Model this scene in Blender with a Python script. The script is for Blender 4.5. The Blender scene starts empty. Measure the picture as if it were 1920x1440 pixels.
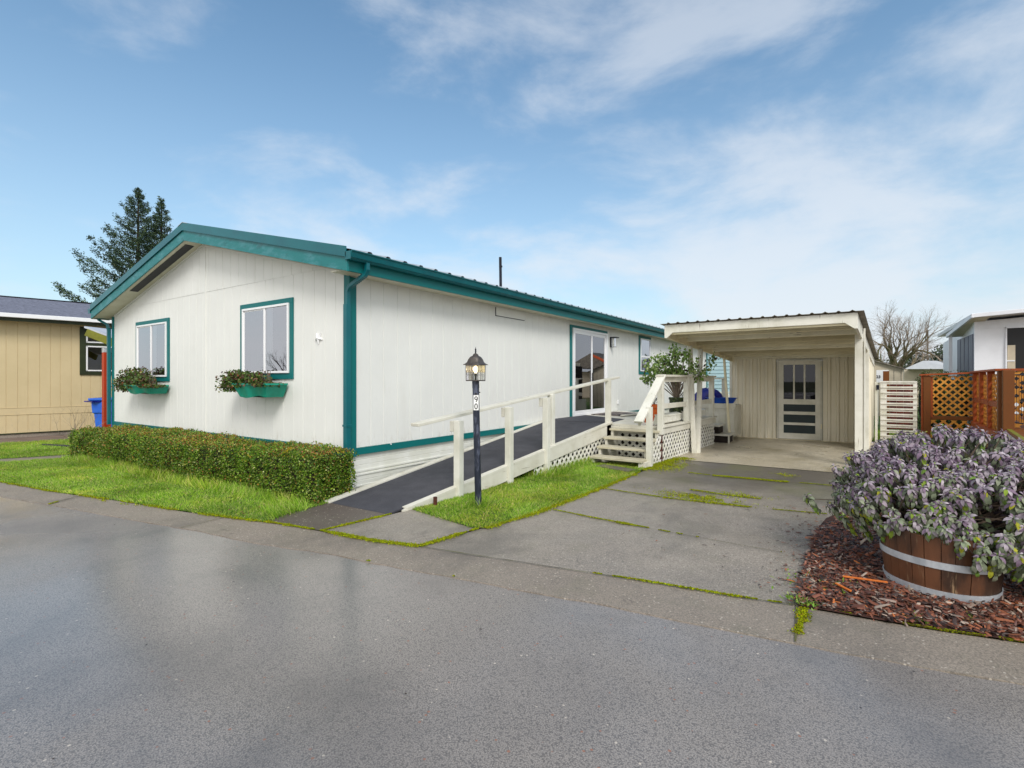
import bpy, math, random
import numpy as np
from mathutils import Vector, Matrix
random.seed(7); RNG = np.random.default_rng(7)
rad = math.radians
S = bpy.context.scene
COL = S.collection

# ------------------------------------------------------------------ camera
YAW = rad(34.3)
cam = bpy.data.cameras.new('camera'); camo = bpy.data.objects.new('camera', cam); COL.objects.link(camo)
camo.location = (0, 0, 1.45); camo.rotation_euler = (rad(90), 0, YAW)
cam.sensor_width = 36; cam.lens = 18.0; cam.shift_y = -8/1920; cam.clip_start = .05; cam.clip_end = 2000
S.camera = camo
# ------------------------------------------------------------------ sky, sun, exposure
SUN_EL, SUN_AZ = rad(42), rad(131)          # azimuth clockwise from +Y
W = bpy.data.worlds.new('World'); S.world = W; W.use_nodes = True
nt = W.node_tree; N = nt.nodes; L = nt.links; N.clear()
out = N.new('ShaderNodeOutputWorld'); bg = N.new('ShaderNodeBackground'); L.new(bg.outputs[0], out.inputs[0])
bg.inputs[1].default_value = 0.10
sky = N.new('ShaderNodeTexSky'); sky.sky_type = 'NISHITA'; sky.sun_disc = False
sky.sun_elevation = SUN_EL; sky.sun_rotation = SUN_AZ; sky.air_density = 1.15; sky.dust_density = .5; sky.ozone_density = 2.6
def wm(op, a, b=None, c=None, clamp=False):
    n = N.new('ShaderNodeMath'); n.operation = op; n.use_clamp = clamp
    for i, v in enumerate((a, b, c)):
        if v is None: continue
        if isinstance(v, (int, float)): n.inputs[i].default_value = v
        else: L.new(v, n.inputs[i])
    return n.outputs[0]
tc = N.new('ShaderNodeTexCoord'); sep = N.new('ShaderNodeSeparateXYZ'); L.new(tc.outputs['Generated'], sep.inputs[0])
zc = wm('MAXIMUM', sep.outputs[2], 0.0)
mp = N.new('ShaderNodeMapping'); L.new(tc.outputs['Generated'], mp.inputs[0]); mp.inputs['Scale'].default_value = (1, 1, 2.3); mp.inputs['Location'].default_value = (6.1, 6.6, 5.2); mp.inputs['Rotation'].default_value = (rad(6), rad(-9), 0)
nz = N.new('ShaderNodeTexNoise'); nz.inputs['Scale'].default_value = 3.0; nz.inputs['Detail'].default_value = 9; nz.inputs['Roughness'].default_value = .58; nz.inputs['Distortion'].default_value = .25
L.new(mp.outputs[0], nz.inputs['Vector'])
# cover grows towards the horizon and is thick on the side of the sky opposite the house (-Y)
hor = wm('SUBTRACT', 1, wm('MULTIPLY', zc, 2.0), clamp=True)
hor2 = wm('POWER', hor, 1.6)
# direction weights: camera looks along (-.56,.83); right side of the sky carries more cloud
rightw = wm('ADD', wm('MULTIPLY', sep.outputs[0], .83), wm('MULTIPLY', sep.outputs[1], .56))
back = wm('ADD', wm('MULTIPLY', sep.outputs[0], .30), wm('MULTIPLY', sep.outputs[1], -.95))
backc = wm('MULTIPLY', wm('ADD', back, .1, clamp=True), 1.5, clamp=True)
cov = wm('ADD', wm('ADD', nz.outputs[0], wm('MULTIPLY', hor2, .15)), wm('ADD', wm('MULTIPLY', rightw, .10), wm('MULTIPLY', backc, .35)))
fac = N.new('ShaderNodeMapRange'); L.new(cov, fac.inputs[0]); fac.inputs[1].default_value = .43; fac.inputs[2].default_value = .73; fac.inputs[3].default_value = 0; fac.inputs[4].default_value = .85
fac.interpolation_type = 'SMOOTHSTEP'
# pale haze low in the sky
hz = wm('MULTIPLY', wm('POWER', wm('SUBTRACT', 1, wm('MULTIPLY', zc, 1.35), clamp=True), 2.2), .80)
tint = N.new('ShaderNodeMix'); tint.data_type = 'RGBA'; tint.blend_type = 'MULTIPLY'; tint.inputs[0].default_value = 1; L.new(sky.outputs[0], tint.inputs[6]); tint.inputs[7].default_value = (.88, 1.07, 1.05, 1)
m0 = N.new('ShaderNodeMix'); m0.data_type = 'RGBA'; L.new(hz, m0.inputs[0]); L.new(tint.outputs[2], m0.inputs[6]); m0.inputs[7].default_value = (3.9, 4.55, 5.3, 1)
cf = wm('MULTIPLY', fac.outputs[0], wm('ADD', wm('MULTIPLY', hor, .42), .60))
m1 = N.new('ShaderNodeMix'); m1.data_type = 'RGBA'; L.new(cf, m1.inputs[0]); L.new(m0.outputs[2], m1.inputs[6]); m1.inputs[7].default_value = (5.2, 5.45, 5.8, 1)
m2 = N.new('ShaderNodeMix'); m2.data_type = 'RGBA'; L.new(wm('MULTIPLY', backc, .85), m2.inputs[0]); L.new(m1.outputs[2], m2.inputs[6]); m2.inputs[7].default_value = (8.6, 8.5, 8.4, 1)
L.new(m2.outputs[2], bg.inputs[0])

sun = bpy.data.lights.new('sun', 'SUN'); sun.energy = 1.55; sun.angle = rad(22); sun.color = (1, .975, .94)
suno = bpy.data.objects.new('sun', sun); COL.objects.link(suno)
sd = Vector((math.sin(SUN_AZ)*math.cos(SUN_EL), math.cos(SUN_AZ)*math.cos(SUN_EL), math.sin(SUN_EL)))
suno.rotation_euler = sd.to_track_quat('Z', 'Y').to_euler(); suno.location = (0, 0, 30)
S.view_settings.view_transform = 'Standard'; S.view_settings.look = 'None'; S.view_settings.gamma = 1
S.view_settings.exposure = 0.68
S.cycles.max_bounces = 8; S.cycles.transparent_max_bounces = 12

# ------------------------------------------------------------------ materials
def C(r, g, b, k=1.0):
    def f(x):
        x = x/255.; return x/12.92 if x <= .04045 else ((x+.055)/1.055)**2.4
    return (f(r)*k, f(g)*k, f(b)*k, 1)
class MT:
    """small node-graph helper"""
    def __init__(s, name):
        s.m = bpy.data.materials.new(name); s.m.use_nodes = True; s.nt = s.m.node_tree; s.n = s.nt.nodes; s.l = s.nt.links
        s.n.clear(); s.out = s.n.new('ShaderNodeOutputMaterial'); s.p = s.n.new('ShaderNodeBsdfPrincipled'); s.l.new(s.p.outputs[0], s.out.inputs[0])
        s.tc = s.n.new('ShaderNodeTexCoord')
    def set(s, k, v):
        i = s.p.inputs[k]
        if isinstance(v, bpy.types.NodeSocket): s.l.new(v, i)
        else: i.default_value = v
    def vec(s, scale=(1, 1, 1), rot=(0, 0, 0)):
        mp = s.n.new('ShaderNodeMapping'); s.l.new(s.tc.outputs['Object'], mp.inputs[0]); mp.inputs['Scale'].default_value = scale; mp.inputs['Rotation'].default_value = rot
        return mp.outputs[0]
    def noise(s, scale, detail=4, rough=.55, stretch=(1, 1, 1), dist=0, rot=(0, 0, 0)):
        n = s.n.new('ShaderNodeTexNoise'); s.l.new(s.vec(stretch, rot), n.inputs['Vector']); n.inputs['Scale'].default_value = scale
        n.inputs['Detail'].default_value = detail; n.inputs['Roughness'].default_value = rough; n.inputs['Distortion'].default_value = dist
        return n.outputs[0]
    def vor(s, scale, stretch=(1, 1, 1), feature='F1'):
        n = s.n.new('ShaderNodeTexVoronoi'); n.feature = feature; s.l.new(s.vec(stretch), n.inputs['Vector']); n.inputs['Scale'].default_value = scale
        return n
    def ramp(s, f, a, b, lo=0., hi=1.):
        n = s.n.new('ShaderNodeMapRange'); s.l.new(f, n.inputs[0]); n.inputs[1].default_value = a; n.inputs[2].default_value = b; n.inputs[3].default_value = lo; n.inputs[4].default_value = hi
        n.interpolation_type = 'SMOOTHSTEP'; return n.outputs[0]
    def mix(s, f, a, b, mode='MIX'):
        n = s.n.new('ShaderNodeMix'); n.data_type = 'RGBA'; n.blend_type = mode
        for i, v in ((0, f), (6, a), (7, b)):
            if isinstance(v, bpy.types.NodeSocket): s.l.new(v, n.inputs[i])
            else: n.inputs[i].default_value = v
        return n.outputs[2]
    def math(s, op, a, b=0., clamp=False):
        n = s.n.new('ShaderNodeMath'); n.operation = op; n.use_clamp = clamp
        for i, v in ((0, a), (1, b)):
            if isinstance(v, bpy.types.NodeSocket): s.l.new(v, n.inputs[i])
            else: n.inputs[i].default_value = v
        return n.outputs[0]
    def bump(s, h, strength=.5, dist=.01, prev=None):
        n = s.n.new('ShaderNodeBump'); s.l.new(h, n.inputs['Height']); n.inputs['Strength'].default_value = strength; n.inputs['Distance'].default_value = dist
        if prev is not None: s.l.new(prev, n.inputs['Normal'])
        s.l.new(n.outputs[0], s.p.inputs['Normal']); return n.outputs[0]
    def attr(s, name='Col'):
        n = s.n.new('ShaderNodeAttribute'); n.attribute_name = name; return n.outputs[0]
    def sepz(s):
        n = s.n.new('ShaderNodeSeparateXYZ'); g = s.n.new('ShaderNodeNewGeometry'); s.l.new(g.outputs['Position'], n.inputs[0]); return n.outputs
def simple(name, c1, c2=None, scale=6, rough=.6, bump=0, bscale=60, metal=0, stretch=(1, 1, 1), lo=.35, hi=.65, spec=.4):
    t = MT(name)
    if c2: t.set('Base Color', t.mix(t.ramp(t.noise(scale, 6, .6, stretch), lo, hi), c1, c2))
    else: t.set('Base Color', c1)
    t.set('Roughness', rough); t.set('Metallic', metal); t.set('Specular IOR Level', spec)
    if bump: t.bump(t.noise(bscale, 4, .6, stretch), bump, .004)
    return t.m
def painted_wood(name, c, wear=C(120, 100, 75), amount=.12, grain=(1, 1, .06), rough=.6, dirt=C(150, 148, 110)):
    t = MT(name)
    g = t.noise(45, 6, .65, grain)
    base = t.mix(t.ramp(t.noise(3, 5, .6), .35, .75, 0, .35), c, dirt)
    chip = t.math('MULTIPLY', t.ramp(g, .60, .68), t.ramp(t.noise(2.2, 4), .5, .62))
    base = t.mix(t.math('MULTIPLY', chip, amount*6, True), base, wear)
    t.set('Base Color', base); t.set('Roughness', rough); t.set('Specular IOR Level', .3); t.bump(g, .35, .003)
    return t.m
def siding(name, c, c2, streak):
    t = MT(name)
    g = t.noise(30, 6, .7, (1, 1, .5))
    fine = t.noise(22, 5, .7, (1, 1, 6))
    b = t.mix(t.ramp(t.noise(1.1, 5, .6), .3, .7), c, c2)
    b = t.mix(t.ramp(t.noise(5, 5, .7, (1, 1, .12)), .55, .8, 0, .5), b, streak)
    xyz = t.sepz()
    low = t.math('MULTIPLY', t.ramp(xyz[2], .80, .55, 0, 1), t.ramp(t.noise(14, 6, .7, (1, 1, .4)), .50, .75, 0, .5))
    b = t.mix(low, b, C(172, 160, 138))
    t.set('Base Color', b); t.set('Roughness', .55); t.set('Specular IOR Level', .3)
    n1 = t.bump(fine, .4, .0035); t.bump(g, .15, .003, n1)
    return t.m
MAT = {}
MAT['siding'] = siding('cream siding paint', C(227, 227, 221), C(222, 222, 216), C(215, 213, 204))
MAT['siding_tan'] = siding('tan siding paint', C(206, 187, 147), C(198, 179, 139), C(190, 170, 130))
MAT['soffit'] = simple('soffit paint', C(214, 210, 190), C(205, 199, 175), 4, .6, .2, 40)
MAT['teal'] = painted_wood('teal paint', C(4, 104, 103), C(36, 112, 116), .10, (.3, .3, 1), .45, C(10, 98, 100))
MAT['teal_worn'] = painted_wood('worn teal fascia paint', C(10, 102, 100), C(100, 140, 144), .18, (.25, 1, 1), .5, C(30, 108, 118))
t = MT('mottled teal fascia paint'); b = t.mix(t.ramp(t.noise(5, 7, .72, (.6, 1, 1.4)), .47, .62, 0, .7), C(4, 112, 112), C(70, 134, 140)); b = t.mix(t.ramp(t.noise(14, 5, .7, (.3, 1, 1)), .58, .66, 0, .5), b, C(6, 66, 70)); t.set('Base Color', b); t.set('Roughness', .45); t.bump(t.noise(40, 5, .7, (.3, 1, 1)), .6, .004); MAT['teal_worn'] = t.m
MAT['teal_metal'] = simple('teal painted metal', C(2, 98, 104), C(4, 90, 98), 3, .32, .05, 8)
MAT['green_plastic'] = simple('sea green plastic', C(14, 150, 126), C(10, 134, 112), 5, .42)
MAT['vinyl'] = simple('white vinyl', C(232, 232, 232), None, rough=.35)
MAT['white_wood'] = painted_wood('weathered white paint', C(222, 220, 208), C(120, 105, 80), .10, (1, 1, .05))
MAT['white_wood_h'] = painted_wood('weathered white rail paint', C(214, 211, 198), C(105, 92, 70), .12, (1, .06, 1), .6, C(160, 152, 120))
MAT['tread_paint'] = painted_wood('worn tread paint', C(196, 189, 166), C(96, 84, 66), .22, (.06, 1, 1), .6, C(140, 132, 96))
MAT['lattice_white'] = simple('white lattice plastic', C(226, 224, 216), C(208, 206, 190), 8, .5)
MAT['skirting'] = simple('white vinyl skirting', C(222, 222, 214), C(210, 210, 198), 3, .45, .1, 20)
MAT['cream_metal'] = simple('cream painted metal', C(240, 233, 212), C(230, 222, 198), 2.5, .45, .1, 12, stretch=(1, 1, .3))
MAT['cream_wood'] = painted_wood('cream carport paint', C(236, 226, 192), C(120, 98, 66), .16, (.05, 1, 1), .6, C(176, 162, 120))
MAT['cream_wood_lit'] = painted_wood('cream rafter light and shade tint', C(246, 240, 214), C(96, 74, 48), .30, (.05, 1, 1), .6, C(200, 188, 150))  # worn cream, lightened to stand for the lit rafter faces
MAT['cream_wood_shade'] = painted_wood('dull cream rafter light and shade tint', C(206, 194, 158), C(92, 70, 46), .30, (.05, 1, 1), .6, C(160, 146, 108))  # worn cream, darkened to stand for the shaded rafter undersides
MAT['cream_post'] = painted_wood('cream post paint', C(230, 227, 214), C(120, 100, 75), .12, (1, 1, .05), .55)
MAT['metal_roof'] = simple('galvanised roof', C(190, 196, 200), C(172, 178, 182), 3, .35, .05, 10, metal=.35)
MAT['rust_roof'] = simple('weathered corrugated roof', C(96, 88, 78), C(130, 122, 108), 6, .6, .2, 30)
MAT['black'] = simple('black', C(22, 22, 24), None, rough=.5)
MAT['dark_void'] = simple('dark shadowed wood', C(46, 36, 30), C(30, 24, 20), 5, .8)  # shade of hollow spaces put into the colour
MAT['dark_green'] = simple('dark green panel', C(8, 36, 38), C(6, 28, 32), 4, .4)
MAT['olive'] = simple('olive trim', C(42, 52, 22), C(34, 42, 18), 4, .5)
MAT['olive_beam'] = simple('olive beam', C(120, 120, 30), C(104, 104, 26), 4, .6)
MAT['stain_wood'] = painted_wood('red brown stained timber', C(150, 70, 28), C(90, 40, 18), .2, (1, 1, .05), .55, C(112, 50, 20))
MAT['stain_wood2'] = painted_wood('dark brown stained timber', C(112, 62, 22), C(70, 36, 14), .2, (1, 1, .05), .55, C(88, 60, 20))
MAT['lattice_orange'] = simple('orange stained lattice', C(206, 146, 58), C(186, 122, 40), 6, .55)
MAT['fence_red'] = simple('dark red fence', C(104, 46, 34), C(72, 32, 26), 5, .7)
MAT['red_post'] = simple('red stained cedar', C(186, 60, 22), C(160, 46, 16), 3, .45, .2, 20, stretch=(1, 1, .1))
MAT['iron'] = simple('black iron', C(26, 30, 44), C(18, 20, 30), 6, .35, metal=.3)
MAT['blue_plastic'] = simple('blue plastic', C(50, 110, 215), C(40, 96, 200), 4, .4)
MAT['deep_blue'] = simple('deep blue cover', C(16, 28, 140), C(10, 18, 96), 5, .35, .4, 12)
MAT['tub_blue'] = simple('blue tub plastic', C(30, 86, 190), C(24, 72, 170), 5, .3)
MAT['turquoise'] = simple('turquoise lap siding', C(176, 204, 210), C(168, 198, 205), 3, .5)
MAT['terracotta'] = simple('terracotta', C(190, 92, 52), C(168, 78, 42), 6, .6)
MAT['orange_pot'] = simple('orange brown glazed planter', C(172, 76, 14), C(140, 56, 8), 3, .35)
MAT['green_glaze'] = simple('mottled green glaze', C(70, 84, 40), C(22, 34, 16), 26, .35, .3, 40, lo=.4, hi=.6)
MAT['bark'] = simple('grey bark', C(110, 100, 84), C(78, 68, 56), 8, .85, .6, 20)
MAT['bark_moss'] = simple('mossy bark', C(122, 108, 88), C(84, 86, 46), 2, .85, .4, 10)
MAT['twig'] = simple('pale twig', C(150, 138, 124), C(120, 106, 90), 5, .8)
MAT['bark_dark'] = simple('dark bark', C(60, 50, 40), C(44, 36, 30), 6, .9)
MAT['wood_chip_soil'] = simple('dark soil', C(52, 34, 24), C(34, 22, 16), 14, .9, .5, 40)
MAT['galv'] = simple('galvanised hoop', C(206, 210, 214), C(172, 178, 184), 9, .42, .15, 30, metal=.3)
MAT['lamp_metal'] = simple('aged bronze', C(98, 92, 86), C(76, 70, 66), 14, .5, .2, 50, metal=.5)
MAT['lead'] = simple('lead came', C(90, 90, 88), None, rough=.5, metal=.4)
MAT['white_plate'] = simple('white plate', C(232, 232, 228), None, rough=.4)
MAT['digit'] = simple('digit black', C(20, 20, 22), None, rough=.5)
MAT['grey_panel'] = simple('grey screen panel', C(96, 100, 114), C(86, 90, 104), 3, .5)
MAT['white_metal'] = simple('white metal panel', C(226, 228, 232), C(216, 218, 222), 2, .4)
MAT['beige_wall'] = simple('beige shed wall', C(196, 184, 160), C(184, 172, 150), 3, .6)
MAT['orange_roof'] = simple('orange fascia', C(210, 90, 40), None, rough=.6)
MAT['pale_roof'] = simple('pale metal roof', C(190, 194, 200), C(178, 182, 190), 1.5, .5)
MAT['mat_dark'] = simple('dark door mat', C(62, 58, 62), C(128, 118, 110), 5, .9, .4, 80, lo=.48, hi=.52)
MAT['rubber'] = simple('rubber edging', C(40, 40, 44), None, rough=.6)
MAT['rust'] = simple('rusted stake', C(96, 50, 34), C(60, 34, 26), 20, .9, .4, 60)
MAT['curtain'] = simple('white curtain', C(205, 208, 206), None, rough=.9)
MAT['curtain_dark'] = simple('dark valance', C(22, 20, 26), None, rough=.9)
MAT['interior'] = simple('dim interior', C(44, 44, 50), C(26, 26, 30), 1.4, .9)
MAT['screen'] = simple('insect screen', C(88, 92, 94), C(102, 106, 106), 3, .8)
# lamp post paint: blue black, weathered with lighter worn patches
t = MT('weathered navy post paint'); w = t.ramp(t.noise(13, 6, .7, (1, 1, .3)), .47, .62)
t.set('Base Color', t.mix(t.math('MULTIPLY', w, .75), C(20, 28, 44), C(92, 98, 116))); t.set('Roughness', .42); t.bump(t.noise(60, 4), .2, .002); MAT['navy_post'] = t.m
# shingles
t = MT('grey shingles'); b = t.n.new('ShaderNodeTexBrick'); t.l.new(t.vec((1, 1, 1), (0, 0, rad(80))), b.inputs['Vector'])
b.inputs['Scale'].default_value = 3.2; b.inputs['Color1'].default_value = C(104, 106, 120); b.inputs['Color2'].default_value = C(86, 88, 100); b.inputs['Mortar'].default_value = C(60, 60, 70); b.inputs['Mortar Size'].default_value = .03
t.set('Base Color', t.mix(t.ramp(t.noise(14, 5, .6), .3, .7), b.outputs[0], C(120, 122, 136))); t.set('Roughness', .8); t.bump(b.outputs[1], -.5, .01); MAT['shingle'] = t.m
# barrel staves
t = MT('weathered oak staves'); g = t.noise(24, 7, .7, (1, 1, .08)); 
b = t.mix(t.ramp(t.noise(5, 5, .6, (1, 1, .35)), .38, .62), C(104, 64, 38), C(58, 38, 25))
b = t.mix(t.math('MULTIPLY', t.ramp(g, .55, .72), t.ramp(t.noise(4, 3), .42, .6)), b, C(170, 142, 108))
t.set('Base Color', b); t.set('Roughness', .55); t.bump(g, .6, .004); MAT['stave'] = t.m
# glass
def glassmat(name, tintc, refl=.30, rough=.01):
    t = MT(name); t.n.remove(t.p)
    tr = t.n.new('ShaderNodeBsdfTransparent'); tr.inputs[0].default_value = tintc
    gl = t.n.new('ShaderNodeBsdfGlossy'); gl.inputs['Roughness'].default_value = rough; gl.inputs['Color'].default_value = (.95, .95, 1, 1)
    fr = t.n.new('ShaderNodeFresnel'); fr.inputs[0].default_value = 1.5
    f = t.math('ADD', fr.outputs[0], refl, True)
    bn = t.n.new('ShaderNodeBump'); bn.inputs['Strength'].default_value = .12; bn.inputs['Distance'].default_value = .01; t.l.new(t.noise(.9, 1), bn.inputs['Height']); t.l.new(bn.outputs[0], gl.inputs['Normal'])
    mx = t.n.new('ShaderNodeMixShader'); t.l.new(f, mx.inputs[0]); t.l.new(tr.outputs[0], mx.inputs[1]); t.l.new(gl.outputs[0], mx.inputs[2]); t.l.new(mx.outputs[0], t.out.inputs[0])
    return t.m
MAT['glass'] = glassmat('window glass', (.62, .66, .68, 1), .34)
MAT['glass_dark'] = glassmat('dark door glass', (.35, .36, .40, 1), .20)
MAT['glass_shed'] = glassmat('shed door glass', (.2, .21, .24, 1), .0)
MAT['glass_clear'] = glassmat('lantern glass', (.90, .90, .88, 1), .04)
MAT['glass_amber'] = glassmat('amber lantern glass', (.97, .88, .66, 1), .04)
t = MT('bulb'); t.set('Base Color', (1, .95, .85, 1)); t.set('Emission Color', (1, .86, .62, 1)); t.set('Emission Strength', 2.2); MAT['bulb'] = t.m
# leaves: colour comes from a per-leaf attribute
def leafmat(name, rough=.5, trans=.25, var=.25, spec=.4):
    t = MT(name); a = t.attr()
    c = t.mix(t.ramp(t.noise(3, 3), .3, .7, 0, var), a, (.02, .03, .01, 1))
    t.set('Base Color', c); t.set('Roughness', rough); t.set('Specular IOR Level', spec)
    tl = t.n.new('ShaderNodeBsdfTranslucent'); t.l.new(c, tl.inputs[0]); mx = t.n.new('ShaderNodeMixShader'); mx.inputs[0].default_value = trans
    t.l.new(t.p.outputs[0], mx.inputs[1]); t.l.new(tl.outputs[0], mx.inputs[2]); t.l.new(mx.outputs[0], t.out.inputs[0]); return t.m
MAT['leaf'] = leafmat('foliage'); MAT['sage'] = leafmat('sage leaves', .75, .15, .05, .2); MAT['grass'] = leafmat('grass blades', .55, .35, .05)
MAT['needle'] = leafmat('needles', .6, .05, .1, .2); MAT['chips'] = leafmat('bark chips', .55, 0, .0, .4); MAT['moss'] = leafmat('moss', .9, .1, .0, .1)
# asphalt road, wet
t = MT('wet asphalt')
v = t.vor(150); spk = t.vor(42)
big = t.noise(.55, 5, .6); 
agg = t.noise(170, 4, .75)
base = t.mix(t.ramp(agg, .25, .75), C(104, 97, 91), C(174, 165, 156))
base = t.mix(t.ramp(v.outputs['Distance'], .45, .75, 0, .55), base, C(60, 57, 55)); base = t.mix(t.ramp(t.noise(2.2, 6, .7, dist=.6), .5, .7, 0, .22), base, C(80, 77, 75))
csep = t.n.new('ShaderNodeSeparateColor'); t.l.new(spk.outputs['Color'], csep.inputs[0])
base = t.mix(t.math('MULTIPLY', t.ramp(csep.outputs[0], .985, .99), t.ramp(spk.outputs['Distance'], .30, .22)), base, C(196, 184, 168))
base = t.mix(t.math('MULTIPLY', t.ramp(csep.outputs[1], .97, .98), t.ramp(spk.outputs['Distance'], .32, .24)), base, C(150, 106, 84))
base = t.mix(t.ramp(big, .45, .68, 0, .45), base, C(86, 83, 82))
t.set('Base Color', base)
wetm = t.noise(.42, 4, .55, dist=.5)
t.set('Roughness', .55); t.set('Specular IOR Level', .5)
n1 = t.bump(t.noise(75, 4, .75), .45, .004); t.bump(v.outputs['Distance'], .30, .004, n1)
t.set('Coat Weight', t.ramp(wetm, .36, .60, .35, 1.0)); t.set('Coat Roughness', t.ramp(wetm, .36, .60, .34, .16)); t.set('Coat IOR', 1.5)
cbn = t.n.new('ShaderNodeBump'); cbn.inputs['Strength'].default_value = .30; cbn.inputs['Distance'].default_value = .0022; t.l.new(t.noise(70, 3, .6), cbn.inputs['Height']); t.l.new(cbn.outputs[0], t.p.inputs['Coat Normal'])
MAT['asphalt'] = t.m
def concrete(name, c1, c2, c3, rough=.6, stain=None, speck=True, wet=.0):
    t = MT(name); agg = t.noise(150, 3, .75); sp = t.vor(60)
    b = t.mix(t.ramp(t.noise(1.0, 6, .6, dist=.3), .35, .65), c1, c2)
    b = t.mix(t.ramp(t.noise(80, 5, .8), .42, .62, 0, .5), b, c3); b = t.mix(t.ramp(t.vor(75).outputs['Distance'], .40, .65, 0, .45), b, C(78, 72, 66)); b = t.mix(t.ramp(t.noise(2.6, 7, .7), .5, .66, 0, .35), b, C(104, 102, 84))
    b = t.mix(t.ramp(agg, .42, .70, 0, .55), b, c3)
    b = t.mix(t.ramp(agg, .45, .25, 0, .5), b, C(52, 50, 48))
    if speck:
        cs = t.n.new('ShaderNodeSeparateColor'); t.l.new(sp.outputs['Color'], cs.inputs[0])
        b = t.mix(t.math('MULTIPLY', t.ramp(cs.outputs[0], .93, .94), t.ramp(sp.outputs['Distance'], .4, .3)), b, C(190, 180, 165))
    b = t.mix(t.ramp(t.noise(.8, 6, .65, (1, .6, 1)), .48, .68, 0, .55), b, stain or C(84, 80, 75)); b = t.mix(t.ramp(t.noise(5.5, 6, .7, dist=.8), .60, .70, 0, .5), b, stain or C(70, 66, 60))
    t.set('Base Color', b); t.set('Roughness', t.ramp(t.noise(.9, 4), .35, .65, rough-.15, rough+.1)); t.set('Specular IOR Level', .5)
    t.bump(agg, .5, .005); return t.m, t
MAT['concrete'], _ = concrete('exposed aggregate concrete', C(140, 130, 117), C(122, 114, 104), C(176, 161, 144))
MAT['driveway'], _t = concrete('old driveway concrete', C(148, 139, 127), C(124, 118, 110), C(186, 173, 157), .48); _DRV = (MAT['driveway'], _t)
MAT['slab_dark'], _ = concrete('damp dark slab', C(76, 66, 60), C(88, 79, 72), C(118, 106, 96), .5)
def damp(mt, t, stops, c, c2):
    # darker damp and algae stained ground close to the carport, with its own ragged outline
    xyz = t.sepz(); nn = t.noise(1.3, 6, .65); yy = t.math('ADD', xyz[1], t.math('MULTIPLY', t.math('SUBTRACT', nn, .5), 2.6))
    f = t.math('MULTIPLY', t.ramp(yy, stops[0], stops[1]), stops[2]); src = t.p.inputs['Base Color'].links[0].from_socket
    b = t.mix(f, src, t.mix(t.ramp(t.noise(.9, 5, .6), .45, .65), c, c2)); t.l.new(b, t.p.inputs['Base Color'])
damp(*_DRV, (6.0, 8.3, .8), C(84, 79, 72), C(86, 86, 56))
m, t = concrete('carport slab', C(206, 194, 168), C(176, 164, 136), C(212, 202, 182), .4, C(118, 106, 66), False); MAT['slab_light'] = m
MAT['dirt'] = simple('brown grey pavement', C(120, 104, 94), C(104, 90, 82), 3, .8, .4, 60)
MAT['lawn_base'] = simple('lawn soil and thatch', C(84, 108, 30), C(58, 82, 22), 5, .9, .5, 40)
MAT['ground'] = simple('rough turf ground', C(88, 104, 48), C(104, 98, 76), .6, .9, .3, 6)
MAT['mulch_base'] = simple('bark mulch bed', C(84, 50, 38), C(54, 34, 28), 20, .9, .7, 60)
MAT['grit'] = simple('black grit ramp surface', C(60, 60, 66), C(70, 70, 76), 4, .75, .8, 220)
MAT['joint'] = simple('joint soil', C(74, 68, 54), C(98, 98, 54), 6, .9, .4, 60)

# ------------------------------------------------------------------ object helpers
def tag(o, label=None, cat=None, group=None, kind=None):
    if label: o['label'] = label
    if cat: o['category'] = cat
    if group: o['group'] = group
    if kind: o['kind'] = kind
    return o
def thing(name, loc, label, cat, group=None):
    o = bpy.data.objects.new(name, None); COL.objects.link(o); o.location = loc; o.empty_display_size = .1
    return tag(o, label, cat, group)
def base_of(p):
    if p is None: return Vector((0, 0, 0))
    while p.parent: p = p.parent
    return Vector(p.location)
def link(name, me, mat, parent, bevel=0, smooth=False):
    me.materials.append(MAT[mat] if isinstance(mat, str) else mat)
    o = bpy.data.objects.new(name, me); COL.objects.link(o)
    if parent is not None: o.parent = parent
    if smooth: me.polygons.foreach_set('use_smooth', [True]*len(me.polygons))
    if bevel:
        b = o.modifiers.new('bevel', 'BEVEL'); b.width = bevel; b.segments = 2; b.limit_method = 'ANGLE'; b.angle_limit = rad(40)
    return o
class Fr:
    def __init__(s, O=(0, 0, 0), U=(1, 0, 0), Wn=None):
        s.O = Vector(O); s.U = Vector(U).normalized(); s.Z = Vector((0, 0, 1)); s.W = Vector(Wn).normalized() if Wn is not None else s.U.cross(s.Z)
    def __call__(s, u, w, z): return s.O+s.U*u+s.W*w+s.Z*z
WORLD = Fr((0, 0, 0), (1, 0, 0), (0, 1, 0))
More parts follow.
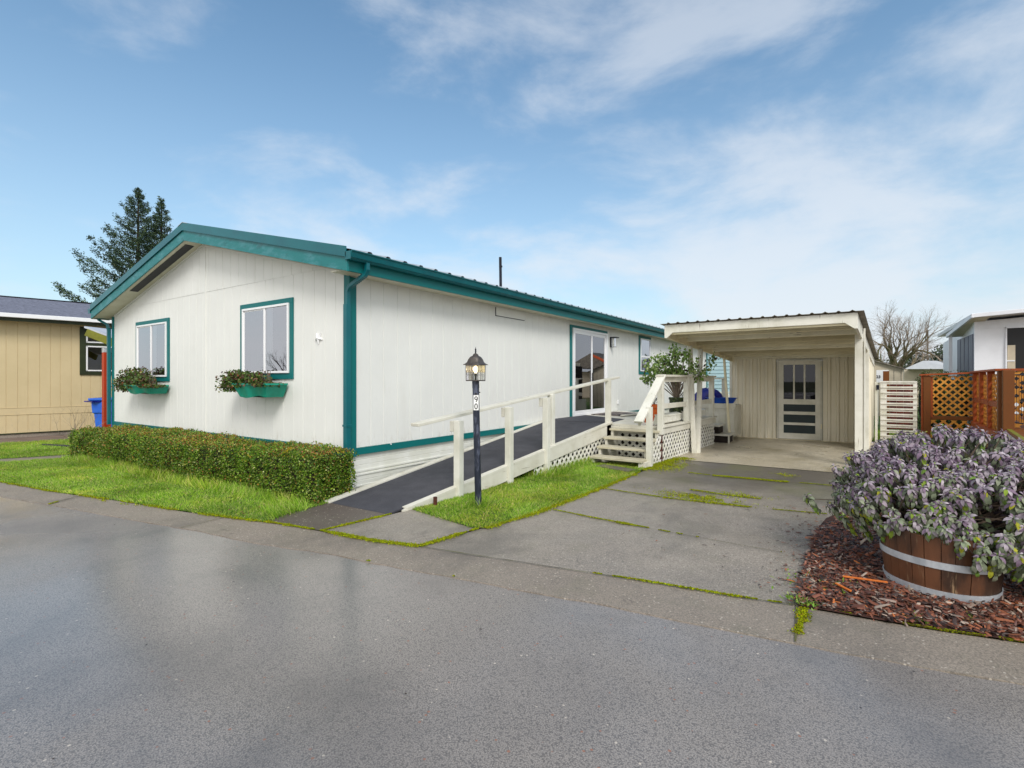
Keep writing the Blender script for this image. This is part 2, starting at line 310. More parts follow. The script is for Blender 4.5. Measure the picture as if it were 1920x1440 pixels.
class MB:
    def __init__(s): s.v = []; s.f = []
    def add(s, vs, fs):
        n = len(s.v); s.v += [Vector(v) for v in vs]; s.f += [[i+n for i in f] for f in fs]; return s
    def hexa(s, p): return s.add(p, [[0, 3, 2, 1], [4, 5, 6, 7], [0, 1, 5, 4], [1, 2, 6, 5], [2, 3, 7, 6], [3, 0, 4, 7]])
    def box(s, u0, u1, w0, w1, z0, z1, fr=WORLD):
        return s.hexa([fr(u0, w0, z0), fr(u1, w0, z0), fr(u1, w1, z0), fr(u0, w1, z0), fr(u0, w0, z1), fr(u1, w0, z1), fr(u1, w1, z1), fr(u0, w1, z1)])
    def beam(s, a, b, w, h, up=(0, 0, 1)):
        a = Vector(a); b = Vector(b); d = (b-a).normalized(); up = Vector(up); x = d.cross(up)
        if x.length < 1e-4: x = d.cross(Vector((0, 1, 0)))
        x.normalize(); y = x.cross(d).normalized(); x = x*w/2; y = y*h/2
        return s.hexa([a-x-y, a+x-y, b+x-y, b-x-y, a-x+y, a+x+y, b+x+y, b-x+y])
    def post(s, b, t, w, d=None, ang=0):
        b = Vector(b); t = Vector(t); d = d or w; c, sn = math.cos(ang), math.sin(ang)
        o = [Vector((c*x-sn*y, sn*x+c*y, 0)) for x, y in ((-w/2, -d/2), (w/2, -d/2), (w/2, d/2), (-w/2, d/2))]
        return s.hexa([b+q for q in o]+[t+q for q in o])
    def prism(s, poly, z0, z1):
        n = len(poly); vs = [(x, y, z0) for x, y in poly]+[(x, y, z1) for x, y in poly]
        return s.add(vs, [list(range(n))[::-1], [i+n for i in range(n)]]+[[i, (i+1) % n, (i+1) % n+n, i+n] for i in range(n)])
    def extr(s, pts, off):
        """planar 3-D polygon pushed along off"""
        n = len(pts); off = Vector(off); vs = [Vector(p) for p in pts]+[Vector(p)+off for p in pts]
        return s.add(vs, [list(range(n))[::-1], [i+n for i in range(n)]]+[[i, (i+1) % n, (i+1) % n+n, i+n] for i in range(n)])
    def tube(s, pts, rs, n=8, cap=True, flat=1.0):
        pts = [Vector(p) for p in pts]; k0 = len(s.v); X = None
        if not hasattr(rs, '__len__'): rs = [rs]*len(pts)
        for i, p in enumerate(pts):
            d = (pts[min(i+1, len(pts)-1)]-pts[max(i-1, 0)]).normalized()
            if X is None:
                X = d.cross(Vector((0, 0, 1)));
                if X.length < 1e-3: X = Vector((1, 0, 0))
            X = (X-d*X.dot(d)).normalized(); Yv = d.cross(X)
            for j in range(n):
                a = 2*math.pi*j/n+(math.pi/4 if n == 4 else 0); s.v.append(p+X*math.cos(a)*rs[i]+Yv*math.sin(a)*rs[i]*flat)
        for i in range(len(pts)-1):
            for j in range(n):
                s.f.append([k0+i*n+j, k0+i*n+(j+1) % n, k0+(i+1)*n+(j+1) % n, k0+(i+1)*n+j])
        if cap:
            s.f.append([k0+j for j in range(n)][::-1]); s.f.append([k0+(len(pts)-1)*n+j for j in range(n)])
        return s
    def lathe(s, prof, c=(0, 0, 0), n=24, ang0=0):
        k0 = len(s.v); c = Vector(c)
        for r, z in prof:
            for j in range(n):
                a = ang0+2*math.pi*j/n; s.v.append(c+Vector((math.cos(a)*r, math.sin(a)*r, z)))
        for i in range(len(prof)-1):
            for j in range(n): s.f.append([k0+i*n+j, k0+i*n+(j+1) % n, k0+(i+1)*n+(j+1) % n, k0+(i+1)*n+j])
        s.f.append([k0+j for j in range(n)][::-1]); s.f.append([k0+(len(prof)-1)*n+j for j in range(n)]); return s
    def grid(s, rows):
        k = len(s.v); n = len(rows[0])
        for r in rows: s.v += [Vector(p) for p in r]
        for i in range(len(rows)-1):
            for j in range(n-1): s.f.append([k+i*n+j, k+i*n+j+1, k+(i+1)*n+j+1, k+(i+1)*n+j])
        return s
    def build(s, name, mat, parent=None, bevel=0, smooth=False):
        b = base_of(parent); me = bpy.data.meshes.new(name); me.from_pydata([tuple(v-b) for v in s.v], [], s.f); me.update()
        return link(name, me, mat, parent, bevel, smooth)
def clip(poly, a, b, c):
    """keep a*x+b*y<=c"""
    o = []
    for i in range(len(poly)):
        p, q = poly[i], poly[(i+1) % len(poly)]; dp = a*p[0]+b*p[1]-c; dq = a*q[0]+b*q[1]-c
        if dp <= 0: o.append(p)
        if dp*dq < 0:
            t_ = dp/(dp-dq); o.append((p[0]+(q[0]-p[0])*t_, p[1]+(q[1]-p[1])*t_))
    return o
def lattice(mb, fr, poly, pitch=.11, w=.036, th=.008, w0=0.):
    """diagonal strips inside convex polygon poly (u,z) of frame fr; real crossing layers"""
    us = [p[0] for p in poly]; zs = [p[1] for p in poly]; r2 = math.sqrt(.5)
    for sgn, off in ((1, 0), (-1, th)):
        lo = min(p[0]*r2+sgn*p[1]*r2 for p in poly); hi = max(p[0]*r2+sgn*p[1]*r2 for p in poly)
        k = math.floor(lo/pitch)
        while k*pitch < hi:
            c = k*pitch; q = clip(clip(list(poly), r2, sgn*r2, c+w/2), -r2, -sgn*r2, -(c-w/2))
            if len(q) >= 3:
                a = sum(q[i][0]*q[(i+1) % len(q)][1]-q[(i+1) % len(q)][0]*q[i][1] for i in range(len(q)))
                if abs(a) > 1e-5: mb.extr([fr(u, w0+off, z) for u, z in q], fr.W*th)
            k += 1
    return mb
def swarm(name, tv, tf, Mx, loc, cols, mat, parent=None):
    """one mesh of many small leaf faces. tv (k,3), tf (m,3) triangles, Mx (N,3,3), loc (N,3), cols (N,3) """
    tv = np.asarray(tv, float); tf = np.asarray(tf, int); Nn = len(loc); k = len(tv); m = len(tf)
    b = np.array(base_of(parent))
    V = np.einsum('nij,kj->nki', Mx, tv)+np.asarray(loc)[:, None, :]-b
    V = V.reshape(-1, 3); Fc = (tf[None]+(np.arange(Nn)*k)[:, None, None]).reshape(-1)
    me = bpy.data.meshes.new(name); me.vertices.add(len(V)); me.vertices.foreach_set('co', V.astype(np.float32).ravel())
    me.loops.add(len(Fc)); me.loops.foreach_set('vertex_index', Fc.astype(np.int32)); me.polygons.add(Nn*m)
    me.polygons.foreach_set('loop_start', (np.arange(Nn*m)*3).astype(np.int32)); me.polygons.foreach_set('loop_total', np.full(Nn*m, 3, np.int32))
    me.update(calc_edges=True); me.validate()
    at = me.attributes.new('Col', 'FLOAT_COLOR', 'POINT'); c4 = np.ones((Nn, k, 4), np.float32); c4[:, :, :3] = np.asarray(cols)[:, None, :]
    at.data.foreach_set('color', c4.ravel())
    return link(name, me, mat, parent)
def unit(a): return a/np.maximum(np.linalg.norm(a, axis=-1, keepdims=True), 1e-9)
def basis(D, Nm, sx, sy, sz=None):
    D = unit(D); X = unit(np.cross(D, Nm)); Z = np.cross(X, D); sz = sx if sz is None else sz
    return np.stack([X*sx[:, None], D*sy[:, None], Z*sz[:, None]], axis=2)
def rdir(n): return unit(RNG.normal(size=(n, 3)))
def pick(n, cols, w):
    cols = np.array([c[:3] for c in cols]); w = np.array(w, float); i = RNG.choice(len(cols), n, p=w/w.sum())
    return cols[i]*RNG.uniform(.75, 1.25, (n, 1))
LEAF2 = ([(0, 0, 0), (.32, .5, .06), (0, 1, -.08), (-.32, .5, .06), (0, .5, 0)], [(0, 1, 4), (4, 1, 2), (0, 4, 3), (4, 2, 3)])
def leaf_long():
    ys = [0, .24, .54, .80, .94]; ws = [.03, .17, .22, .15, .0]; zd = [0, .04, .0, -.16, -.38]; v = []; f = []
    for y, w_, z in zip(ys, ws, zd): v += [(-w_, y, z+.02), (0, y, z-.015), (w_, y, z+.02)]
    for i in range(4):
        a = i*3; f += [(a, a+1, a+4), (a, a+4, a+3), (a+1, a+2, a+5), (a+1, a+5, a+4)]
    return v, f
LEAFL = leaf_long()
BLADE = ([(-.5, 0, 0), (.5, 0, 0), (-.35, .55, .06), (.35, .55, .06), (0, 1, .28)], [(0, 1, 3), (0, 3, 2), (2, 3, 4)])
CHIP = ([(-.5, 0, 0), (.5, 0, 0), (.42, 1, 0), (-.3, .9, 0), (-.3, .1, .35), (.35, .15, .3), (.25, .85, .35)], [(0, 1, 5), (0, 5, 4), (1, 2, 6), (1, 6, 5), (2, 3, 6), (3, 0, 4), (3, 4, 6), (4, 5, 6)])
def in_poly(P, poly):
    x, y = P[:, 0], P[:, 1]; r = np.zeros(len(P), bool); n = len(poly)
    for i in range(n):
        x1, y1 = poly[i]; x2, y2 = poly[(i+1) % n]
        c = ((y1 > y) != (y2 > y)) & (x < (x2-x1)*(y-y1)/((y2-y1)+1e-12)+x1); r ^= c
    return r
def scatter(poly, dens):
    xs = [p[0] for p in poly]; ys = [p[1] for p in poly]; A = (max(xs)-min(xs))*(max(ys)-min(ys)); n = int(A*dens)
    P = np.stack([RNG.uniform(min(xs), max(xs), n), RNG.uniform(min(ys), max(ys), n)], 1); return P[in_poly(P, poly)]
def vnoise(P, s, seed=0):
    """cheap smooth value noise 0..1 in 2-D"""
    r = np.random.default_rng(seed).random((64, 64)); q = P*s; i = np.floor(q).astype(int); f = q-i; f = f*f*(3-2*f)
    a = r[i[:, 0] % 64, i[:, 1] % 64]; b = r[(i[:, 0]+1) % 64, i[:, 1] % 64]; c = r[i[:, 0] % 64, (i[:, 1]+1) % 64]; d = r[(i[:, 0]+1) % 64, (i[:, 1]+1) % 64]
    return (a*(1-f[:, 0])+b*f[:, 0])*(1-f[:, 1])+(c*(1-f[:, 0])+d*f[:, 0])*f[:, 1]
def sheet(name, poly, z, mat, th=.0):
    mb = MB()
    if th: mb.prism(poly, z-th, z)
    else: mb.add([(x, y, z) for x, y in poly], [list(range(len(poly)))])
    return tag(mb.build(name, mat), kind='structure')

# ================================================================== GROUND
roadE = [(-30, -2.6), (-14, .62), (-8.83, 1.67), (-7.2, 1.98), (-6.34, 2.13), (-5.29, 2.34), (-4.46, 2.46), (-3.63, 2.66), (-3.18, 2.72), (-2.42, 2.86), (-1.84, 2.95), (-1.48, 3.03), (-1.05, 3.085), (-.59, 3.145), (-.4, 3.18), (-.11, 3.225), (.1, 3.26), (.64, 3.37), (12, 5.5)]
stripB = [(-30, -2.1), (-14, 1.10), (-10, 1.90), (-8.69, 2.1), (-7.33, 2.39), (-5.95, 2.64), (-5.3, 2.79), (-4.86, 2.91), (-4.26, 3.005), (-3.6, 3.08), (-3.15, 3.2), (-2.57, 3.305), (-1.71, 3.47), (-1.36, 3.54), (-.65, 3.65), (-.35, 3.72), (-.15, 3.745), (.12, 3.77), (.42, 3.82), (.74, 3.9), (12, 6.1)]
def wob(line, amp=.012, step=.12):
    o = []
    for i in range(len(line)-1):
        a = Vector(line[i]); b = Vector(line[i+1]); n = max(1, min(60, int((b-a).length/step)))
        for k in range(n):
            p = a+(b-a)*k/n; o.append((p.x+random.uniform(-amp, amp), p.y+random.uniform(-amp, amp)))
    return o+[line[-1]]
roadEw = wob(roadE); 
sheet('ground', [(-400, -400), (400, -400), (400, 400), (-400, 400)], -.03, 'ground')
sheet('road', roadEw+[(40, 8), (40, -40), (-60, -40), (-60, -8)], 0.0, 'asphalt')
sheet('pavement', wob(roadE, .008)+wob(stripB, .006)[::-1], .006, 'concrete', .03)
driveL = [(-3.15, 3.2), (-3.06, 3.91), (-2.97, 4.2), (-2.91, 4.75), (-2.86, 5.9), (-2.84, 7.4), (-2.86, 8.3), (-2.93, 8.6)]
sheet('driveway', [(-2.57, 3.309), (-1.71, 3.474), (-1.36, 3.544), (-.65, 3.654), (-.33, 3.72), (.2, 4.4), (.6, 6), (.9, 9.3), (.9, 9.42), (-2.95, 9.32)]+driveL[::-1], .004, 'driveway')
sheet('carport_slab', [(-3.6, 9.33), (.9, 9.43), (.9, 14.8), (.3, 16), (-3.6, 16)], .008, 'slab_light')
sheet('walkway', [(-5.04, 2.9), (-4.26, 3.01), (-4.17, 3.82), (-4.2, 3.85), (-5.2, 3.8), (-5.15, 3.4)], .009, 'slab_dark')
sheet('walkway', [(-4.24, 3.012), (-3.6, 3.085), (-3.16, 3.205), (-3.07, 3.90), (-3.6, 3.98), (-4.14, 4.1), (-4.15, 3.82)], .009, 'driveway')
lawn1 = [(-12.7, 1.36), (-10, 1.90), (-8.69, 2.1), (-7.33, 2.39), (-5.95, 2.64), (-5.3, 2.79), (-4.95, 2.88), (-5.08, 3.1), (-5.12, 3.6), (-5.3, 4.2), (-12.0, 4.2), (-12.02, 3.27), (-12.4, 2.34)]
lawn2 = [(-4.16, 4.08), (-3.6, 3.97), (-3.1, 3.89), (-3.0, 3.97), (-2.97, 4.2), (-2.92, 4.7), (-2.88, 5.9), (-2.86, 7.4), (-2.92, 8.2), (-2.96, 8.35), (-3.9, 8.2), (-4.15, 7.0), (-4.2, 4.2)]
lawn3 = [(-14, 1.12), (-13.5, 1.2), (-12.9, 2.44), (-12.53, 3.4), (-12.3, 4.3), (-12.3, 7), (-15.2, 7), (-15.69, 4.2), (-16, 3), (-16.6, .6)]
for pl in (lawn1, lawn2, lawn3): sheet('lawn', pl, .014, 'lawn_base')
sheet('lawn', [(-.3, 14.55), (6, 14.75), (6, 30), (-.3, 30)], .014, 'lawn_base')
sheet('path', [(-12.9, 1.25), (-12.4, 2.34), (-12.02, 3.27), (-11.9, 9), (-12.3, 9), (-12.53, 3.4), (-12.9, 2.44), (-13.4, 1.2)], .010, 'concrete')
sheet('pavement_behind', [(-16.6, .6), (-16, 3), (-15.69, 4.2), (-15.2, 9), (-17, 9), (-18.5, -2), (-17.5, -2)], .008, 'dirt')
mulchP = [(-.335, 3.735), (-.33, 4.0), (-.34, 4.35), (-.35, 4.9), (-.36, 5.6), (-.3, 6.2), (-.12, 6.8), (0.1, 9.0), (.35, 9.8), (1.9, 9.8), (1.85, 8.9), (12, 8.9), (12, 6.1), (.74, 3.885), (.42, 3.815), (.12, 3.76), (-.33, 3.705)]
sheet('mulch_bed', mulchP, .020, 'mulch_base')
# stepping slab below the stairs
sheet('paving_slab', [(-3.62, 7.72), (-3.0, 7.55), (-2.93, 7.78), (-3.55, 7.95)], .035, 'slab_dark', .03)
# joints
def strip_mesh(line, w):
    o = wob(line, w*.35, .08); mb = MB(); L_ = []; R_ = []
    for i, p in enumerate(o):
        a = Vector(o[max(0, i-1)]); b = Vector(o[min(len(o)-1, i+1)]); d = (b-a).normalized(); n = Vector((-d.y, d.x)); ww = w*random.uniform(.3, .8)
        L_.append((p[0]+n.x*ww, p[1]+n.y*ww)); R_.append((p[0]-n.x*ww, p[1]-n.y*ww))
    return L_+R_[::-1]
JL = {'A': [(-2.86, 6.28), (-2.6, 6.25), (-1.88, 6.2), (-1.41, 6.26), (-.9, 6.3), (-.3, 6.42)], 'B': [(-2.2, 8.1), (-1.93, 8.05), (-1.03, 8.12), (-.7, 8.16), (-.1, 8.2)],
      'C': [(-1.85, 6.85), (-1.4, 6.79), (-1.0, 6.8)], 'D': [(-2.9, 4.95), (-2.39, 4.89), (-1.96, 4.86), (-1.52, 4.83), (-1.04, 4.81), (-.55, 4.79)],
      'E': [(-3.15, 3.2), (-2.57, 3.305), (-1.71, 3.47), (-1.36, 3.54), (-.65, 3.65), (-.35, 3.72)], 'F': [(-5.0, 2.88), (-4.26, 3.005), (-3.6, 3.08), (-3.15, 3.2)],
      'G': [(-4.25, 3.0), (-4.16, 3.8)], 'H': [(-3.15, 3.2), (-3.06, 3.9)], 'I': [(-7.75, 1.87), (-8.05, 2.26)], 'J': [(-5.47, 2.3), (-5.5, 2.76)], 'K': [(-.3, 3.2), (-.34, 3.73)], 'L': [(-3.2, 8.28), (-2.9, 4.5), (-2.98, 4.1), (-3.1, 3.9)]}
mbj = MB()
for k, l in JL.items():
    if k in 'L': continue
    p = strip_mesh(l, .005 if k in 'ABCD' else .008); mbj.add([(x, y, .0145) for x, y in p], [[i, i+1, len(p)-2-i, len(p)-1-i] for i in range(len(p)//2-1)])
tag(mbj.build('paving_joints', 'joint'), kind='structure')
# moss: many tiny upright tufts along the joints and patches
mp_ = []; ms_ = []
def moss_line(l, w, dens, cover=.5, seed=1):
    for i in range(len(l)-1):
        a = np.array(l[i]); b = np.array(l[i+1]); d = b-a; Ln = np.linalg.norm(d); n = int(Ln*dens); t_ = RNG.random(n); P = a+d*t_[:, None]; nn = np.array([-d[1], d[0]])/Ln
        q = .62*vnoise(P, 2.3, seed)+.38*vnoise(P, 13, seed+50); ww = w*np.clip((q-(1-cover))*3, 0, 1); keep = ww > .0015; P = P+nn*(RNG.normal(size=(n, 1))*.5*ww[:, None]); mp_.append(P[keep]); ms_.append(np.full(keep.sum(), 1.))
def moss_patch(c, rx, ry, n, ang=0):
    P = RNG.normal(size=(n, 2))*[rx, ry]*.5; k = vnoise(P+[c[0]*3, c[1]*3], 9, 3) > .38; P = P[k]; ca, sa = math.cos(ang), math.sin(ang)
    P = P@np.array([[ca, sa], [-sa, ca]])+c; mp_.append(P); ms_.append(np.full(len(P), 1.))
moss_line(JL['F'], .035, 3800, .80, 2); moss_line(JL['G'], .03, 2600, .72, 5); moss_line(JL['H'], .035, 3000, .8, 6); moss_line(JL['E'][1:], .016, 1800, .5, 7)
moss_line(JL['A'], .014, 1100, .62, 8); moss_line([(-2.0, 6.2), (-1.41, 6.26), (-.95, 6.3)], .05, 1800, .6, 9); moss_line(JL['B'], .03, 1500, .55, 10); moss_line([(-1.85, 8.06), (-1.03, 8.12), (-.85, 8.14)], .05, 3800, .95, 30)
moss_line(JL['C'], .03, 1600, .7, 11); moss_line(JL['D'], .018, 1500, .5, 12); moss_line([(-2.05, 4.865), (-1.7, 4.845)], .03, 3200, .95, 13); moss_line([(-3.0, 3.95), (-2.97, 4.2), (-2.9, 4.75), (-2.86, 5.9), (-2.84, 7.4), (-2.87, 8.3), (-2.8, 9.2)], .06, 3000, .72, 14)
moss_line([(-2.8, 8.0), (-2.8, 9.3), (-2.6, 9.6)], .2, 2600, .8, 15); moss_line([(-.3, 3.74), (.12, 3.775), (.42, 3.825), (.74, 3.9)], .014, 2500, .45, 16); moss_line([(-.3, 3.3), (-.29, 3.55), (-.3, 3.7)], .035, 2500, .75, 17)
moss_line([(-10, 1.9), (-8.69, 2.1), (-7.33, 2.39), (-5.95, 2.64), (-5.0, 2.86)], .04, 1800, .6, 18); moss_line(JL['I'], .015, 1500, .5, 19); moss_line(roadE[2:16], .008, 800, .28, 20)
moss_patch((-1.63, 6.45), .50, .22, 2600); moss_patch((-1.25, 6.9), .4, .16, 500); moss_patch((-2.6, 8.5), .25, .6, 1500); moss_patch((-.95, 8.7), .2, .2, 250); moss_patch((-7.2, 2.36), .35, .05, 500, .2)
MP = np.concatenate(mp_); n = len(MP)
D = unit(np.stack([RNG.normal(size=n)*.5, RNG.normal(size=n)*.5, np.ones(n)], 1)); sz = RNG.uniform(.006, .015, n)
swarm('moss', *LEAF2, basis(D, rdir(n), sz*1.6, sz), np.column_stack([MP, np.full(n, .012)]), pick(n, [C(158, 168, 20), C(128, 146, 20), C(108, 112, 30), C(150, 132, 30)], [4, 4, 3, 1.6]), 'moss')
tag(bpy.data.objects['moss'], 'yellow green moss growing along the cracks in the driveway and pavement', 'moss', kind='stuff')

# grass blades
def grass(name, polys, dens, h0, h1, label, z=.012, seed=1):
    Ps = np.concatenate([scatter(p, dens) for p in polys]); n = len(Ps); Ps = Ps+RNG.normal(size=(n, 2))*.018
    q = vnoise(Ps, 3.5, seed); q2 = vnoise(Ps, 9, seed+1); h = (h0+(h1-h0)*(q*.6+q2*.4))*RNG.uniform(.6, 1.25, n)
    lean = unit(np.column_stack([vnoise(Ps, 2.2, 9)-.5, vnoise(Ps, 2.2, 10)-.5]))*.55
    D = np.column_stack([lean+RNG.normal(size=(n, 2))*.45, np.ones(n)]); c = pick(n, [C(150, 188, 50), C(124, 170, 40), C(176, 198, 88), C(196, 190, 124), C(90, 134, 36)], [5, 4, 3, 1.5, 1.4])
    c = c*(.74+.5*vnoise(Ps, 1.7, seed+2))[:, None]; yk = (vnoise(Ps, 2.7, seed+5)*.7+.3*vnoise(Ps, 11, seed+6))[:, None]; c = c*(1+np.array([.45, .12, .2])*np.clip(yk*2.2-1.0, 0, 1))
    o = swarm(name, *BLADE, basis(D, rdir(n), RNG.uniform(.0035, .007, n), h, h), np.column_stack([Ps, np.full(n, z)]), c, 'grass'); return tag(o, label, 'grass', kind='stuff')
def fringe(poly_line, w, n): pass
grass('grass', [lawn1], 7000, .018, .048, 'bright green lawn grass between the hedge and the pavement')
grass('grass', [lawn2], 9500, .018, .048, 'bright green triangle of lawn grass around the lamp post', seed=4)
grass('grass', [lawn3], 3200, .03, .065, 'lawn grass beyond the narrow path left of the hedge', seed=6)
grass('grass', [[(-.2, 14.6), (3, 14.7), (3, 18), (-.2, 18)]], 900, .05, .11, 'lawn grass seen through the white gate', seed=8)
grass('grass', [[(-5.45, 3.1), (-4.95, 2.95), (-5.05, 3.4), (-5.4, 3.6)], [(-12, 3.05), (-5.4, 3.3), (-5.4, 3.6), (-12, 3.4)], [(-4.2, 6.2), (-3.7, 6.6), (-3.75, 8.2), (-4.2, 8.2)], [(-3.75, 4.45), (-3.45, 4.5), (-3.5, 4.75), (-3.7, 4.72)]], 2600, .09, .16, 'longer grass tufts at the foot of the hedge and of the ramp lattice', seed=11)
# small weeds by the mulch corner
wp = np.concatenate([RNG.normal(size=(160, 2))*[.05, .04]+[-.31, 3.77], RNG.normal(size=(60, 2))*[.04, .04]+[-.12, 6.35], RNG.normal(size=(50, 2))*[.03, .03]+[.55, 4.05], RNG.normal(size=(50, 2))*[.05, .03]+[.25, 3.86], RNG.normal(size=(120, 2))*[.12, .1]+[-.25, 4.2]]); n = len(wp)
tag(swarm('weeds', *LEAF2, basis(np.column_stack([RNG.normal(size=(n, 2)), RNG.uniform(.2, 1, n)]), np.tile([0, 0, 1.], (n, 1)), RNG.uniform(.012, .025, n), RNG.uniform(.02, .045, n)), np.column_stack([wp, np.full(n, .025)]), pick(n, [C(140, 170, 60), C(110, 150, 40), C(170, 180, 110)], [3, 3, 1]), 'leaf'), 'small green weeds sprouting at the edge of the bark mulch', 'weeds', kind='stuff')
# bark mulch
P1 = scatter([(-.36, 3.725), (-.36, 5.7), (.1, 6.9), (2.6, 6.9), (2.6, 4.25), (.74, 3.90), (.12, 3.775)], 6000); P2 = RNG.normal(size=(420, 2))*[.11, .9]+[-.42, 5.0]; P2 = P2[(P2[:, 1] > 3.85) & (P2[:, 1] < 6.9)]
P3 = np.column_stack([RNG.uniform(-1.9, -.5, 60), RNG.uniform(4.0, 6.6, 60)]); PC = np.concatenate([P1, P2, P3]); n = len(PC)
hh = np.concatenate([RNG.uniform(.018, .05, len(P1)), np.full(len(P2)+len(P3), .014)]); ln = RNG.gamma(2.6, .0085, n)+.010; ln[len(P1):] *= .6
D = np.column_stack([RNG.normal(size=(n, 2)), RNG.normal(size=n)*.22]); NM = np.column_stack([RNG.normal(size=(n, 2))*.35, np.ones(n)])
D[len(P1):, 2] = 0; NM[len(P1):] = [0, 0, 1]
cc = pick(n, [C(124, 76, 58), C(94, 58, 47), C(148, 90, 62), C(64, 50, 46), C(136, 118, 106), C(186, 108, 56), C(168, 150, 134)], [5, 5, 2.4, 4, 2.4, .3, 1.1])
tag(swarm('mulch', *CHIP, basis(D, NM, ln*RNG.uniform(.2, .55, n), ln, ln*.22), np.column_stack([PC, hh]), cc, 'chips'), 'reddish brown bark mulch chips spread around the half barrel', 'bark mulch', kind='stuff')
for i, (x, y, a, l) in enumerate([(.02, 4.35, .1, .26), (1.0, 4.3, .3, .2), (-.1, 4.1, 2.4, .12)]):
    o = MB().beam((x-l/2*math.cos(a), y-l/2*math.sin(a), .052), (x+l/2*math.cos(a), y+l/2*math.sin(a), .058), .016, .010).build('wood_splinter', simple('fresh wood', C(214, 122, 50), C(190, 96, 36), 20, .6), bevel=.002)
    tag(o, ['long fresh orange splinter lying left of the barrel', 'orange splinter at the right edge of the mulch', 'short orange splinter near the mulch corner'][i], 'splinter', 'fresh splinters in the mulch')

# ================================================================== MAIN HOUSE
GY, SX = 4.2255, -5.39
house = thing('manufactured_house', (-9.27, 13.3, 0), 'long cream manufactured house with teal trim, gable end and low metal roof', 'house')
G_ = Fr((0, GY, 0), (1, 0, 0), (0, -1, 0)); S_ = Fr((SX, 0, 0), (0, 1, 0), (1, 0, 0))
HL, HR, HB = -13.15, SX, 22.5
RX, RZ = -9.21, 3.70                       # soffit ridge
def sof(x): return 2.75+(RZ-2.75)*(1-abs(x-RX)/4.15)
def grooved(fr, u0, u1, zb, zt, pitch=.24, gw=.010, gd=.007, off=0., first=.1, irregular=True):
    """sheet siding with real vertical grooves; zb, zt functions of u"""
    pr = [(u0, off)]; u = u0+first; k = 0
    while u < u1-.02:
        pr += [(u-gw/2, off), (u-gw/4, off-gd), (u+gw/4, off-gd), (u+gw/2, off)]; u += pitch*(1 if not irregular else (1.0, .92, 1.06)[k % 3]); k += 1
    pr.append((u1, off)); mb = MB(); mb.grid([[fr(a, w, zb(a)) for a, w in pr], [fr(a, w, zt(a)) for a, w in pr]])
    return mb
seam = 2.93
mb = grooved(G_, HL, RX+.06, lambda u: .57, lambda u: min(seam, sof(u)+.01)); mb2 = grooved(G_, RX+.06, HR, lambda u: .57, lambda u: min(seam, sof(u)+.01), first=.16)
mb.v, mb.f = mb.v, mb.f; mb.add(mb2.v, mb2.f); mb.build('gable_wall', 'siding', house)
def tri_wall(u0, u1):
    """upper gable panel, proud of the lower one; cut along the soffit"""
    return grooved(G_, u0, u1, lambda u: min(seam, sof(u)), lambda u: max(sof(u)+.01, min(seam, sof(u))), off=.004, first=.12)
xa = RX-4.15*(1-(seam-2.75)/(RZ-2.75)); xb = RX+4.15*(1-(seam-2.75)/(RZ-2.75))
up = MB()
for (a, b) in ((xa, RX-.0), (RX, RX+.06), (RX+.06, xb)):
    q = tri_wall(a, b); up.add(q.v, q.f)
up.box(xa, xb, .0, .0045, seam-.002, seam+.001, G_); up.build('upper_gable_wall', 'siding', house)
MB().box(RX+.05, RX+.085, .001, .013, .57, sof(RX+.07), G_).build('batten', 'siding', house)
mbs = grooved(S_, GY+.001, HB, lambda u: .57, lambda u: 2.80); mbs.build('side_wall', 'siding', house)
MB().box(HL+.12, HR-.12, 4.4, HB-.1, .1, 2.7).build('wall_core', 'siding', house)
# skirting: horizontally ribbed vinyl
prof = [(0, .0)]; z = .0
rows = []
pz = [(.0, -.02), (.05, -.02), (.055, -.008), (.075, -.008), (.08, -.02), (.13, -.02), (.135, -.026), (.14, -.02), (.20, -.02), (.205, -.004), (.225, -.004), (.23, -.018), (.25, -.004), (.27, -.004), (.275, -.02), (.33, -.02), (.335, -.026), (.34, -.02), (.40, -.02), (.405, -.026), (.41, -.02), (.49, -.02)]
sk = MB(); sk.grid([[S_(GY+.03, w, z), S_(HB, w, z)] for z, w in pz]); sk.grid([[G_(HL, w, z), G_(HR-.03, w, z)] for z, w in pz]); sk.box(HR-.045, HR+.002, GY-.002, GY+.045, 0, .49)
sk.build('skirting', 'skirting', house)
tr = MB(); tr.box(GY-.02, HB, .001, .022, .478, .568, S_); tr.box(HL-.02, HR+.0, .001, .022, .478, .568, G_); tr.build('base_trim', 'teal', house, .002)
# corner boards
cb = MB(); cb.box(GY-.018, GY+.09, .002, .024, .46, 2.76, S_); cb.box(HR-.09, HR+.024, .002, .02, .57, 2.80, G_); cb.build('corner_board', 'teal', house, .003)
MB().box(HB-.1, HB+.02, .002, .024, .46, 2.76, S_).build('corner_board', 'teal', house, .003)
MB().box(HL-.03, HL+.045, .001, .025, .46, 2.78, G_).build('corner_board', 'teal', house, .003)
